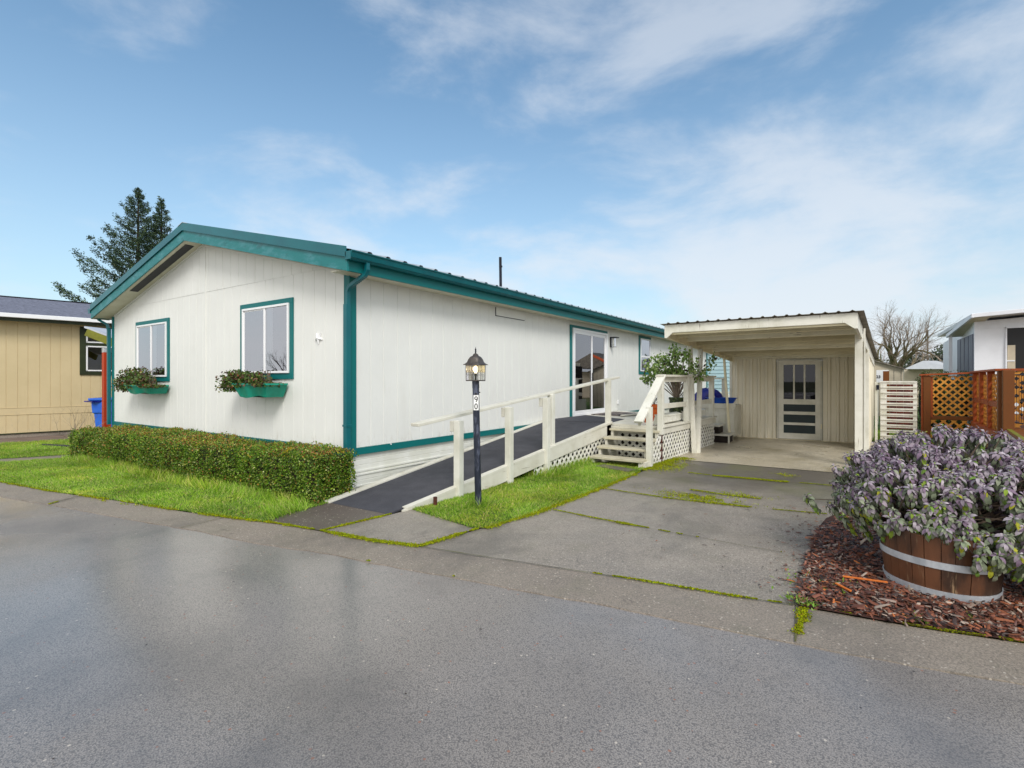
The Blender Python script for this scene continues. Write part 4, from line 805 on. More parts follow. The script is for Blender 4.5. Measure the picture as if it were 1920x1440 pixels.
# pots
def potlathe(c, r0, r1, z0, z1, lip=.012): return MB().lathe([(r0*.95, z0), (r0, z0+.005), (r1, z1-.03), (r1+lip, z1-.03), (r1+lip, z1), (r1-.01, z1), (r1-.02, z1-.03)], (c[0], c[1], 0), 28)
op = thing('square_planter', (-3.27, 9.78, DZ), 'tall orange brown square planter with a withered plant on the deck', 'planter')
MB().box(-3.47, -3.20, 9.64, 9.90, DZ, .90).box(-3.48, -3.19, 9.63, 9.91, .90, .975).build('pot', 'orange_pot', op, .006)
def sprig(parent, c, n, spread, z0, z1, cols, ws, size=(.02, .035), stem='bark', sn=8):
    s_ = MB(); tips = []
    for i in range(sn):
        a = RNG.uniform(0, 2*math.pi); r = RNG.uniform(.3, 1)*spread; e = Vector((c[0]+math.cos(a)*r, c[1]+math.sin(a)*r, RNG.uniform(z0+(z1-z0)*.5, z1))); m = Vector((c[0]+math.cos(a)*r*.4, c[1]+math.sin(a)*r*.4, z0+(e.z-z0)*.6)); s_.tube([(c[0], c[1], z0-.03), m, e], [.006, .004, .002], 5); tips += [m, e, (m+e)/2]
    s_.build('stems', stem, parent); T_ = np.array([list(t_) for t_ in tips]); P = T_[RNG.integers(0, len(T_), n)]+RNG.normal(size=(n, 3))*.025; D = RNG.normal(size=(n, 3))+[0, 0, -.5]; q = RNG.uniform(size[0], size[1], n)
    return swarm('foliage', *LEAF2, basis(D, rdir(n), q*1.3, q), P, pick(n, cols, ws), 'leaf', parent)
sprig(op, (-3.32, 9.77), 46, .12, .97, 1.12, [C(60, 40, 44), C(90, 66, 60), C(60, 70, 40)], [3, 2, 1])
gp_ = thing('potted_shrub', (-3.12, 10.57, DZ), 'large leafy green shrub in a mottled green pot behind the deck rail', 'potted shrub')
MB().lathe([(.09, DZ), (.11, DZ+.01), (.145, DZ+.2), (.15, DZ+.42), (.165, DZ+.43), (.165, DZ+.47), (.14, DZ+.47)], (-3.12, 10.57, 0), 28).build('pot', 'green_glaze', gp_, smooth=False)
MB().tube([(-3.1+math.cos(a)*.17, 10.57+math.sin(a)*.17, .66+.2*abs(math.sin(a*2))) for a in np.linspace(0, 2*math.pi, 40)], .006, 6).build('wire_stand', 'iron', gp_)
stm = MB(); cl = []
for i in range(34):
    a = RNG.uniform(0, 2*math.pi); r = RNG.uniform(.1, .78); zt = RNG.uniform(1.5, 2.08)-.12*(r > .6); e = Vector((-3.16+math.cos(a)*r*.80, 10.56+math.sin(a)*r*.55, zt)); m = Vector((-3.12+math.cos(a)*r*.35, 10.58+math.sin(a)*r*.25, 1.1+(zt-1.1)*.45))
    stm.tube([(-3.12, 10.57, 1.05), m, e], [.011, .008, .004], 5); cl += [e, e, e*.75+m*.25, e*.88+m*.12]
for q in [(-2.56, 10.95, 1.75), (-2.5, 11.0, 1.9), (-3.62, 10.3, 1.85), (-3.6, 10.32, 1.7)]: cl += [Vector(q)]*3; stm.tube([(-3.1, 10.6, 1.3), q], [.008, .003], 5)
stm.build('stems', 'twig', gp_); T_ = np.array([list(c) for c in cl]); n = 1350; P = T_[RNG.integers(0, len(T_), n)]+RNG.normal(size=(n, 3))*.055; D = RNG.normal(size=(n, 3))*[.7, .7, .4]+[0, 0, -.75]; q = RNG.uniform(.045, .075, n)
swarm('foliage', *LEAFL, basis(D, rdir(n)+np.array([.3, -.8, .3]), q*1.5, q, q), P, pick(n, [C(124, 158, 72), C(150, 180, 96), C(92, 122, 52), C(184, 202, 130), C(80, 58, 58)], [5, 4, 3, 1.5, .5]), 'leaf', gp_)
tp = thing('terracotta_pot', (-3.07, 10.88, DZ), 'small terracotta pot with dark foliage behind the green pot', 'flower pot'); potlathe((-3.07, 10.88), .07, .095, DZ, 1.04).build('pot', 'terracotta', tp)
sprig(tp, (-3.07, 10.88), 60, .13, 1.03, 1.30, [C(40, 60, 24), C(30, 44, 20)], [1, 1])
for (u0, u1, lb) in ((.10, 1.22, 'white trough planter leaning by the rail in front of the green pot'), (1.5, 2.8, 'white trough planter leaning by the rail under the blue grill')):
    tg = thing('trough_planter', DK(u0, -.2, DZ), lb, 'trough planter', 'white troughs along the deck rail')
    p = [(-.16, DZ+.014), (-.22, DZ+.05), (-.17, DZ+.19), (-.02-.08, DZ+.155), (-.1, DZ+.04)]
    MB().extr([DK(u0, w, z) for w, z in p], DK.U*(u1-u0)).build('trough', 'lattice_white', tg, .004); MB().extr([DK(u0-.01, w, z) for w, z in ((-.18, DZ+.185), (-.19, DZ+.2), (-.09, DZ+.172), (-.09, DZ+.152))], DK.U*(u1-u0+.02)).build('rim', 'white_wood', tg)
dm = MB().prism([(-5.25, 11.0), (-4.45, 10.95), (-4.3, 12.1), (-5.2, 12.2)], DZ+.008, DZ+.022).build('door_mat', 'mat_dark'); tag(dm, 'patterned dark door mat on the deck before the sliding door', 'door mat')
wb = MB().beam((-4.42, 10.85, DZ+.03), (-4.2, 12.4, DZ+.03), .09, .03).build('loose_board', 'white_wood_h', None, .004); tag(wb, 'pale weathered board lying beside the door mat', 'board')

# ================================================================== CARPORT + SHED
cp = thing('carport', (-1.45, 11, 0), 'cream wooden carport with corrugated flat roof over the driveway', 'carport')
ca, sa_ = math.cos(rad(2.7)), math.sin(rad(2.7)); CP = Fr((-2.94, 9.2, 0), (ca, -sa_, 0), (sa_, ca, 0))      # u across, w = depth
def cz(w): return 2.45-.0705*w
DPT = 6.75
rf = MB(); pr = []; u = -.06
n_ = 150
for i in range(n_+1):
    u = -.06+3.04*i/n_; ph = (u/.172) % 1.0; pr.append((u, .022*max(0, math.cos((ph-.5)*2*math.pi*1.6))*(abs(ph-.5) < .31)))
rf.grid([[CP(a, -.05, cz(-.05)+h+.004) for a, h in pr], [CP(a, DPT, cz(DPT)+h+.004) for a, h in pr]]); rf.grid([[CP(a, -.05, cz(-.05)+h-.003) for a, h in pr], [CP(a, DPT, cz(DPT)+h-.003) for a, h in pr]]); rf.grid([[CP(a, -.05, cz(-.05)+h-.003) for a, h in pr], [CP(a, -.05, cz(-.05)+h+.004) for a, h in pr]])
rf.build('roof', 'rust_roof', cp)
# front fascia with dropped, bevelled ends
fb = [(0, 0), (0, -.235), (.045, -.235), (.15, -.145), (2.74, -.145), (2.86, -.235), (2.90, -.235), (2.90, 0)]
MB().extr([CP(a, 0, cz(0)-.012+z) for a, z in fb], CP.W*.04).build('fascia', 'cream_post', cp, .004)
for k, wv in enumerate(np.linspace(.55, 4.6, 8)): MB().box(.04, 2.86, wv, wv+.075, cz(wv)-.165, cz(wv)-.012, CP).build('rafter', ('cream_wood', 'cream_wood_lit', 'cream_wood_shade')[k % 3], cp, .003)  # tints alternate to paint light and shade stripes along the rafters
for a0, a1, mt in ((0., .04, 'cream_wood'), (2.86, 2.90, 'cream_post')):
    MB().hexa([CP(a0, .041, cz(0)-.245), CP(a1, .041, cz(0)-.245), CP(a1, DPT-.05, cz(DPT)-.2), CP(a0, DPT-.05, cz(DPT)-.2), CP(a0, .041, cz(0)-.014), CP(a1, .041, cz(0)-.014), CP(a1, DPT-.05, cz(DPT)-.014), CP(a0, DPT-.05, cz(DPT)-.014)]).build('side_beam', mt, cp, .003)
MB().hexa([CP(.042, .041, cz(0)-.19), CP(2.858, .041, cz(0)-.19), CP(2.858, .08, cz(0)-.19), CP(.042, .08, cz(0)-.19), CP(.042, .041, cz(0)-.02), CP(2.858, .041, cz(0)-.02), CP(2.858, .08, cz(0)-.02), CP(.042, .08, cz(0)-.02)]).build('front_beam', 'cream_wood', cp)
MB().post((-2.715, 10.36, 0), (-2.86, 10.56, 2.14), .085).build('post', 'cream_post', cp, .004); MB().post((-2.665, 10.43, 0), (-2.80, 11.15, 2.10), .085).build('post', 'cream_post', cp, .004)
MB().post((-2.56, 12.9, 0), (-2.70, 12.9, 2.03), .05).build('post', 'cream_wood', cp, .003)
MB().post((-.035, 10.3, 0), (-.035, 10.3, 2.2), .11, .10).build('post', 'cream_post', cp, .004); MB().post((.045, 10.3, 0), (.045, 10.3, 2.3), .025, .10).build('post', 'white_wood', cp, .003)
MB().post((.08, 12.3, 0), (.08, 12.3, 2.05), .09).build('post', 'cream_post', cp, .004)
# shed with ribbed metal walls, door
sh = thing('storage_shed', (-1.3, 14.8, 0), 'cream ribbed metal storage shed with part glazed door at the back of the carport', 'shed')
SH = Fr((-2.72, 13.86, 0), (2.86, .24, 0))
def ribbed(fr, u0, u1, z0, z1, pitch=.168, dep=.040):
    pr = []; u = u0
    while u < u1-.001:
        e = min(u+pitch, u1)
        for f, w in ((0, 0), (.50, 0), (.60, dep), (.86, dep), (.985, 0)):
            if u+f*pitch < e: pr.append((u+f*pitch, w))
        u += pitch
    pr.append((u1, 0)); return MB().grid([[fr(a, w, z0) for a, w in pr], [fr(a, w, z1) for a, w in pr]])
d0, d1 = 1.055, 1.945
m_ = ribbed(SH, 0, d0-.04, .02, 2.05); q = ribbed(SH, d1+.04, 2.87, .02, 2.05); m_.add(q.v, q.f); m_.box(d0-.04, d1+.04, -.01, 0, 1.93, 2.05, SH); m_.build('front_wall', 'cream_metal', sh)
SR = Fr((.14, 14.10, 0), (.084, 1.7, 0), (1, -.05, 0)); q = ribbed(SR, 0, 1.75, .02, 1.98); q.build('side_wall', 'cream_metal', sh)
SR2 = Fr((.075, 12.3, 0), (.06, 1.8, 0), (1, -.03, 0)); q = ribbed(SR2, .3, 1.8, .02, 1.98); q.build('side_wall', 'cream_metal', sh)
SL = Fr((-2.72, 13.86, 0), (-.06, 1.9, 0), (-1, -.03, 0)); ribbed(SL, 0, 1.9, .02, 2.0).build('side_wall', 'cream_metal', sh)
MB().box(-.04, .02, -.0, .025, .02, 2.02, SH).box(2.84, 2.88, 0, .03, .02, 2.02, SH).build('corner_trim', 'cream_post', sh, .003)
MB().box(-.03, 2.88, .0, .03, -.01, .02, SH).build('sill', 'cream_wood', sh)
ds_ = MB()
rails = [(.03, .17), (.365, .425), (.615, .69), (.86, .985), (1.81, 1.92)]
dd = [(d0, d0+.115), (d1-.115, d1)]
for a_, b_ in dd: ds_.box(a_, b_, .004, .04, .03, 1.92, SH)
for a_, b_ in rails: ds_.box(d0+.115, d1-.115, .004, .04, a_, b_, SH)
pw = (d1-d0-.23)/3
for k in (1, 2): ds_.box(d0+.115+pw*k-.018, d0+.115+pw*k+.018, .004, .04, .985, 1.81, SH)
do = ds_.build('door', 'cream_post', sh, .003)
for k in range(3):
    MB().add([SH(d0+.115+pw*k+(.018 if k else 0), .02, .985), SH(d0+.115+pw*(k+1)-(.018 if k < 2 else 0), .02, .985), SH(d0+.115+pw*(k+1)-(.018 if k < 2 else 0), .02, 1.81), SH(d0+.115+pw*k+(.018 if k else 0), .02, 1.81)], [[0, 1, 2, 3]]).build('pane', 'glass_shed', do)
MB().box(d0+.10, d1-.10, -.02, .003, .9, 1.85, SH).build('pane_backing', 'black', do)
for a_, b_ in ((.17, .365), (.425, .615), (.69, .86)): MB().box(d0+.115, d1-.115, .006, .018, a_, b_, SH).build('panel', 'dark_green', do)
MB().lathe([(.012, 0), (.012, .02), (.028, .035), (.03, .05), (.02, .062)], (0, 0, 0), 14).build('knob', 'galv', do)
kn = [o for o in do.children if o.name.startswith('knob')][0]
kp = SH(d0+.06, .04, .90)-Vector(sh.location); kn.data.transform(Matrix.Translation(kp+Vector(sh.location))@Matrix.Rotation(rad(90), 4, 'X'))
MB().box(d0-.03, d0-.005, .003, .022, .02, 1.95, SH).box(d1+.005, d1+.03, .003, .022, .02, 1.95, SH).box(d0-.03, d1+.03, .003, .022, 1.925, 1.95, SH).build('door_frame', 'cream_post', sh, .002)
for z in (.3, 1.65): MB().box(d1-.005, d1+.02, .04, .05, z, z+.11, SH).build('hinge', 'cream_wood', do)
MB().box(.02, 2.85, -1.9, -.06, 0, 1.9, Fr((-2.72, 13.86, 0), (2.86, .24, 0))).build('inner_lining', 'dark_void', sh)

# ================================================================== LAMP POST
lp = thing('lamp_post', (-3.613, 4.615, 0), 'navy lamp post with lit glass lantern and black house number ninety on the lawn', 'lamp post')
LB = Vector((-3.613, 4.615, 0)); LT = Vector((-3.640, 4.598, 1.435)); LD_ = (LT-LB)
def lpp(z): return LB+LD_*(z/1.435)
MB().tube([lpp(0), lpp(1.36)], .0385, 24).tube([lpp(1.355), lpp(1.435)], .041, 24).build('post', 'navy_post', lp, .002, False)
lo = lpp(1.435); ang = rad(6.3)
def sqring(h, z): return [(lo+Vector((math.cos(ang+k*math.pi/2+math.pi/4)*h*math.sqrt(2), math.sin(ang+k*math.pi/2+math.pi/4)*h*math.sqrt(2), z))) for k in range(4)]
cage = MB(); zb, zt = .0, .185; hb, ht = .078, .080
B_ = sqring(hb, zb+.006); T_ = sqring(ht, zt)
for k in range(4): cage.tube([B_[k], T_[k]], .0048, 4); cage.beam(B_[k], B_[(k+1) % 4], .010, .012); cage.beam(T_[k], T_[(k+1) % 4], .010, .010)
cage.extr(sqring(hb, .0), (0, 0, .005)); cage.build('lantern_frame', 'lamp_metal', lp)
ld = MB()
for k in range(4):
    p0, p1, q0, q1 = B_[k], B_[(k+1) % 4], T_[k], T_[(k+1) % 4]
    def pt(u, v): return (p0*(1-u)+p1*u)*(1-v)+(q0*(1-u)+q1*u)*v
    MB().add([pt(0.02, .02), pt(.98, .02), pt(.98, .52), pt(.02, .52)], [[0, 1, 2, 3]]).build('glass_pane', 'glass_clear', lp); MB().add([pt(0.02, .521), pt(.98, .521), pt(.98, .98), pt(.02, .98)], [[0, 1, 2, 3]]).build('glass_pane', 'glass_amber', lp)['label'] = 'amber tinted upper pane'
    for a_, b_ in (((0, .52), (.36, .52)), ((.64, .52), (1, .52)), ((.36, .52), (.5, .70)), ((.5, .70), (.64, .52)), ((.64, .52), (.5, .32)), ((.5, .32), (.36, .52)), ((.5, .70), (.5, 1)), ((.36, .40), (.36, 0)), ((.64, .40), (.64, 0)), ((.36, .40), (.42, .46)), ((.64, .40), (.58, .46)), ((.3, .52), (.34, 1)), ((.7, .52), (.66, 1))): ld.tube([pt(*a_), pt(*b_)], .0014, 4)
ld.build('leading', 'lead', lp)
# hood: square-to-round bell roof
hood = MB(); rws = []
for (h, z, rnd) in ((.104, .183, 0), (.104, .188, 0), (.086, .200, .05), (.076, .215, .25), (.073, .245, .6), (.062, .270, .8), (.045, .284, .9), (.034, .288, 1), (.030, .302, 1), (.018, .312, 1), (.008, .318, 1)):
    ring = []
    for j in range(33):
        a_ = 2*math.pi*j/32; sq = h/max(abs(math.cos(a_)), abs(math.sin(a_))); rr = sq*(1-rnd)+h*1.05*rnd; ring.append(lo+Vector((math.cos(a_+ang)*rr, math.sin(a_+ang)*rr, z)))
    rws.append(ring)
hood.grid(rws); hood.add(rws[0][:32], [list(range(32))]); hood.build('hood', 'lamp_metal', lp, smooth=True)
MB().lathe([(.008, .312), (.007, .330), (.012, .336), (.006, .342), (.009, .350), (.010, .358), (.004, .375), (.001, .39)], lo, 12).build('finial', 'iron', lp, smooth=True)
MB().lathe([(.013, .0), (.013, .055), (.017, .06), (.017, .085), (.013, .09)], lo, 14).build('socket', 'lead', lp)
MB().lathe([(.012, .088), (.016, .10), (.026, .118), (.031, .138), (.027, .158), (.014, .170), (.003, .173)], lo, 20).build('bulb', 'bulb', lp, smooth=True)
# number plates
nd = Vector((.6177, -.7891, 0)); NU = Vector((.7891, .6177, 0))
pb = lpp(1.19)
plm = MB().extr([pb+nd*.0375+NU*x+Vector((0, 0, z)) for x, z in ((-.029, -.086), (.029, -.086), (.029, .086), (-.029, .086))], nd*.004)
plate = plm.build('number_plate', 'white_plate', lp)
def text_mesh(txt, size, name, mat, parent, loc, xdir, ydir, ext=.001, wrap=None, bold=.0):
    cu = bpy.data.curves.new('txt', 'FONT'); cu.body = txt; cu.size = size; cu.extrude = ext; cu.align_x = 'CENTER'; cu.align_y = 'CENTER'; cu.offset = bold; cu.resolution_u = 4
    to = bpy.data.objects.new('txt', cu); COL.objects.link(to); bpy.context.view_layer.update(); dg = bpy.context.evaluated_depsgraph_get(); me = bpy.data.meshes.new_from_object(to.evaluated_get(dg)); bpy.data.objects.remove(to)
    xd = Vector(xdir); yd = Vector(ydir); zd = xd.cross(yd); b = base_of(parent)
    for v in me.vertices:
        x, y, z = v.co; p = Vector(loc)+xd*x+yd*y+zd*z
        if wrap is not None: p = wrap(x, y, z)
        v.co = p-b
    me.materials.clear(); return link(name, me, mat, parent)
def band(cx, cz, rx, rz_, w, a0=0, a1=2*math.pi, n=36):
    o = pb+nd*.0418; m = MB(); rows = [[], []]
    for t_ in np.linspace(a0, a1, n):
        for k, q in ((0, -w/2), (1, w/2)): rows[k].append(o+NU*(cx+(rx+q)*math.cos(t_))+Vector((0, 0, cz+(rz_+q)*math.sin(t_))))
    return m.grid(rows)
m = band(0, .051, .0145, .0155, .0105); q = band(-.010, .049, .0245, .042, .0105, -1.25, .15, 16); m.add(q.v, q.f); m.build('digit', 'digit', plate)
band(0, -.042, .0145, .0285, .0105).build('digit', 'digit', plate)
MB().tube([lpp(1.29)+nd*.036, lpp(1.29)+nd*.048], .012, 10).tube([lpp(1.305)+NU*.036, lpp(1.305)+NU*.05], .007, 8).build('photocell', 'black', lp)

# ================================================================== BARREL + SAGE
BC = Vector((.45, 4.62, 0)); bar = thing('half_barrel_planter', BC, 'dark wooden half barrel planter with two galvanised hoops on bark mulch', 'half barrel')
R0_, R1_, BH = .300, .345, .43
def br(z): f = z/BH; return R0_+(R1_-R0_)*f**.7
nst = 22; th = 0
ww_ = RNG.uniform(.7, 1.3, nst); ww_ = ww_/ww_.sum()*2*math.pi
for k in range(nst):
    a0, a1 = th+.006, th+ww_[k]-.006; th += ww_[k]; rows = []; jr = RNG.uniform(-.003, .003)
    for z in np.linspace(.0, BH+RNG.uniform(-.004, .004), 7):
        rows.append([BC+Vector((math.cos(a)*(br(z)+jr), math.sin(a)*(br(z)+jr), z)) for a in np.linspace(a0, a1, 4)]+[BC+Vector((math.cos(a)*(br(z)-.025), math.sin(a)*(br(z)-.025), z)) for a in (a1, a0)]+[BC+Vector((math.cos(a0)*(br(z)+jr), math.sin(a0)*(br(z)+jr), z))])
    m = MB().grid(rows); m.add(rows[-1][:-1], [list(range(6))]); m.build('stave', 'stave', bar)
def hoop(z0, z1):
    rows = []
    for (z, o) in ((z0, .002), (z0, .0085), (z1, .0085), (z1, .002)): rows.append([BC+Vector((math.cos(a)*(br(z)+o), math.sin(a)*(br(z)+o), z+.004*math.sin(a*2))) for a in np.linspace(0, 2*math.pi, 65)])
    MB().grid(rows).build('hoop', 'galv', bar, smooth=False)
hoop(.035, .080); hoop(.225, .27)
MB().lathe([(.30, .33), (.31, .36), (.2, .385), (.02, .39)], BC, 24).build('soil', 'wood_chip_soil', bar)

sage = thing('purple_sage_bush', (.75, 4.85, .3), 'big sprawling sage bush with drooping purple grey leaves spilling over the barrel', 'sage bush')
# lobes: centre, radii
LOB = [((.36, 5.02, .64), (.44, .46, .36)), ((.62, 5.20, .70), (.60, .58, .38)), ((.14, 5.1, .58), (.34, .36, .32)), ((1.15, 5.0, .62), (.60, .60, .36)), ((1.5, 5.3, .55), (.7, .7, .42)), ((.32, 4.70, .55), (.42, .36, .30)), ((.75, 4.64, .54), (.46, .36, .30)),
       ((1.22, 4.70, .36), (.40, .34, .32)), ((.66, 4.52, .44), (.30, .20, .14))]
tips = []; roots = []
for i in range(2100):
    c, r = LOB[RNG.choice(len(LOB), p=np.array([3, 4, 2, 4, 3, 3, 3, 2.2, .9])/25.1)]; d = rdir(1)[0]
    if d[2] < -.35: continue
    if d[1] > .75: continue
    p = np.array(c)+d*np.array(r)*RNG.uniform(.90, 1.04)
    inside = any((((p-np.array(c2))/np.array(r2))**2).sum() < .74 for c2, r2 in LOB)
    if inside or p[2] < .10: continue
    tips.append((p, d))
# a few stray sprays hanging over the staves and out to the left
for p, d in (((-.38, 4.98, .46), (-1, -.2, .2)), ((.26, 4.40, .36), (-.3, -1, 0)), ((.20, 4.45, .46), (-.4, -.8, .1)), ((.62, 4.22, .42), (.2, -1, 0)), ((.52, 4.22, .44), (.1, -1, 0)), ((.68, 4.21, .38), (.2, -1, 0)), ((.78, 4.27, .39), (.4, -1, 0)), ((.84, 4.33, .34), (.6, -1, 0)), ((.60, 4.20, .36), (.1, -1, 0)), ((.72, 4.24, .46), (.3, -1, .1)), ((.36, 4.26, .48), (-.2, -1, .1)), ((.16, 4.38, .45), (-.3, -1, 0)), ((.10, 4.45, .42), (-.6, -.8, 0)), ((.08, 4.52, .46), (-.6, -.8, 0)), ((.2, 4.33, .50), (-.3, -.8, 0)), ((.44, 4.22, .50), (-.1, -1, 0)), ((.72, 4.30, .33), (.3, -1, -.1)), ((.80, 4.40, .40), (.5, -.9, 0)), ((.55, 4.35, .42), (0, -1, .1)), ((.86, 4.42, .30), (.6, -.7, -.1)), ((.42, 4.38, .52), (0, -1, .1)), ((.10, 4.60, .38), (-.7, -.5, 0)), ((-.02, 4.75, .36), (-.8, -.4, 0)), ((-.12, 4.9, .34), (-1, -.3, 0)), ((-.22, 5.0, .42), (-1, 0, 0))):
    tips.append((np.array(p), unit(np.array(d, float))))
print('sage tips', len(tips))
LP, LDr, LN, LS, LC = [], [], [], [], []
pur = [C(152, 138, 148), C(178, 167, 174), C(126, 106, 124)]; grn = [C(130, 139, 114), C(112, 122, 96), C(150, 156, 130)]; bri = [C(128, 150, 54), C(160, 160, 50), C(110, 140, 60)]
stemb = MB()
for (p, d) in tips:
    up = unit(np.array([d[0]*.7, d[1]*.7, .9]));
    if RNG.random() < .6:
        root = np.array([BC[0]+RNG.normal()*.12, BC[1]+.05+RNG.normal()*.1, .38]); mid = (root+p)/2+np.array([0, 0, .05])+(p-root)*.1; stemb.tube([root, mid, p-up*.02], [.006, .005, .003], 4)
    high = np.clip((p[2]-.30)/.55, 0, 1)
    for whorl, (zz, m, el, ln) in enumerate(((.015, 4, .75, .030), (.004, 7, .25, .048), (-.012, 7, -.15, .060), (-.030, 7, -.55, .068), (-.055, 6, -.85, .068), (-.09, 5, -.8, .064), (-.125, 4, -.7, .058))):
        ph = RNG.uniform(0, 6.28)
        for k in range(m):
            a = ph+k*2*math.pi/m+RNG.normal()*.2; X_ = unit(np.cross(up, [.3, .2, 1.])); Y_ = np.cross(up, X_); rad_ = X_*math.cos(a)+Y_*math.sin(a)
            el2 = el+RNG.normal()*.26; dd_ = rad_*math.cos(el2)+up*math.sin(el2); dd_[2] -= .35*(whorl > 0)+.25*(whorl > 2); LP.append(p+up*zz+rad_*.006); LDr.append(dd_); LN.append(up+rad_*.3+RNG.normal(size=3)*.15); LS.append(ln*RNG.uniform(.55, 1.0))
            r_ = RNG.random(); pg = (.85 if whorl < 3 else .30)*(.22+.78*high)
            src = pur if r_ < pg else (grn if r_ < .95-.05*whorl*(1-high) else bri); cc_ = np.array(src[RNG.integers(0, 3)][:3])*RNG.uniform(.75, 1.2); LC.append(cc_)
LP = np.array(LP); LS = np.array(LS); n = len(LP)
swarm('leaves', *LEAFL, basis(np.array(LDr), np.array(LN), LS*1.10, LS, LS*1.3), LP, np.array(LC), 'sage', sage)
for i in range(260):
    c, r = LOB[RNG.integers(0, len(LOB))]; e = np.array(c)+rdir(1)[0]*np.array(r)*.8; e[2] = max(e[2], .12); root = np.array([BC[0]+.25*RNG.random(), BC[1]+.1+RNG.normal()*.1, .38]); mid = (root+e)/2+RNG.normal(size=3)*.05; stemb.tube([root, mid, e], [.005, .004, .002], 4)
stemb.build('stems', simple('sage stems', C(92, 76, 62), C(60, 48, 40), 10, .9), sage)
# inner leaf litter so the bush is dense
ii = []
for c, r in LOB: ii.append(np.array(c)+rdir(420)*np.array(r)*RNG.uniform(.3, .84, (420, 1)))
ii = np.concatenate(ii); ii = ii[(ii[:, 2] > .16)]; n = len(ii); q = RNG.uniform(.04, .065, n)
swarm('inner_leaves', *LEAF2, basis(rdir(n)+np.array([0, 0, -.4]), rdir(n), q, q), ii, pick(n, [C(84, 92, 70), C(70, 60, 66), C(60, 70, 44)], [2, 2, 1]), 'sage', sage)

# ================================================================== RIGHT SIDE
gate = thing('slatted_gate', (.31, 14.5, 0), 'white gate of horizontal slats between the shed and the brown fence', 'gate')
GT = Fr((.36, 14.5, 0), (1, 0, 0), (0, -1, 0)); gw_ = .665
for x in (0, gw_-.07): MB().box(x, x+.07 if x else .12, .0, .035, .05, 1.42, GT).build('stile', 'lattice_white', gate, .003)
for k in range(11):
    z = 1.385-k*.123; MB().box(-.0, gw_, .036, .05, z, z+.035, GT).box(.0, gw_, .005, .034, z-.038, z-.012, GT).build('slat', 'lattice_white', gate, .002)
MB().box(-.10, -.05, 0, .06, 0, 1.40, GT).build('gate_post', WW, gate, .003); MB().box(-.075, -.02, .06, .08, 1.22, 1.33, GT).build('hinge', 'iron', gate)
bf = thing('board_fence', (1.0, 17.5, 0), 'dark red brown board fence behind the white gate', 'fence')
for k in range(5): MB().box(.5+k*.15, .5+k*.15+.145, 17.5, 17.52, .1, 1.32+.01*(k % 3)).build('board', 'fence_red', bf)
bp = MB().box(.44, .56, 15.4, 15.52, 0, 1.66).build('fence_post', 'stain_wood2', None, .006); tag(bp, 'dark brown post top rising behind the white gate', 'post')
ns = thing('small_shed', (.8, 24.6, 0), 'small beige panelled shed with sloping roof behind the gate', 'shed')
mb = MB(); mb.extr([(-.6, 24.5, 0), (1.36, 25.1, 0), (1.36, 25.1, 1.85), (.45, 24.8, 2.18), (-.6, 24.5, 2.5)], (-.3, 2.5, 0)); mb.build('wall', 'beige_wall', ns)
MB().beam((-.6, 24.42, 2.55), (1.42, 25.03, 1.86), .12, .035).build('roof', 'rust_roof', ns)
for x in (.55, .8, 1.05, 1.28): MB().box(x, x+.012, 24.5+.306*(x+.6)-.015, 24.5+.306*(x+.6), 0, 1.85-.0).build('panel_joint', 'lead', ns)
sw = MB().box(.40, .72, 20.2, 20.26, 1.36, 1.76).build('small_sign', 'vinyl', None, .004); tag(sw, 'small white framed plate with number beside the shed corner', 'sign')
MB().box(.41, .46, 20.27, 20.31, 0, 1.5).build('sign_post', WW, sw)
text_mesh('23', .12, 'digits', 'digit', sw, (.455, 20.195, 1.54), (1, 0, 0), (0, 0, 1), .002, None, .004)
# arborvitae hedge
def bushy(name, c, r, n, size, cols, ws, label, cat, group=None, flat=.55, z0=.0, core=True, kind=None):
    o = thing(name, (c[0], c[1], z0), label, cat, group)
    d = rdir(n); p = np.sign(d)*np.abs(d)**flat; p = np.array(c)+p*np.array(r)*RNG.uniform(.82, 1.05, (n, 1)); p += ((vnoise(p[:, [0, 2]], 2.2/size*.1, 3)-.5)*r[0]*.3)[:, None]*d; p = p[p[:, 2] > z0]; n = len(p); q = RNG.uniform(size*.7, size*1.3, n)
    swarm('crown', *LEAF2, basis(RNG.normal(size=(n, 3))+[0, 0, .5], rdir(n), q*1.1, q), p, pick(n, cols, ws), 'leaf', o)
    if core:
        rs_ = []
        for zz in np.linspace(-.9, .85, 7): k = math.sqrt(1-zz*zz)**flat; rs_.append([(c[0]+math.cos(a)*r[0]*.8*k, c[1]+math.sin(a)*r[1]*.8*k, max(z0, c[2]+r[2]*zz*.9)) for a in np.linspace(0, 2*math.pi, 17)])
        MB().grid(rs_).build('twig_mass', simple('dark inner twigs', C(30, 38, 18), C(22, 26, 14), 6, .9), o)
    return o
GC = [C(78, 100, 34), C(58, 78, 26), C(104, 122, 48), C(40, 56, 22)]
for i, (x, y) in enumerate(((1.65, 18.2), (2.0, 17.9), (2.45, 21.4))):
    bushy('arborvitae', (x, y, .8), (.42, .42, .88-.02*i), 3600, .035, GC, [4, 4, 2, 2], ['dense evergreen shrub just behind the white gate post', 'dense evergreen shrub behind the orange lattice panel', 'dense evergreen shrub beside the white porch post'][i], 'shrub', 'evergreens behind the lattice fence')
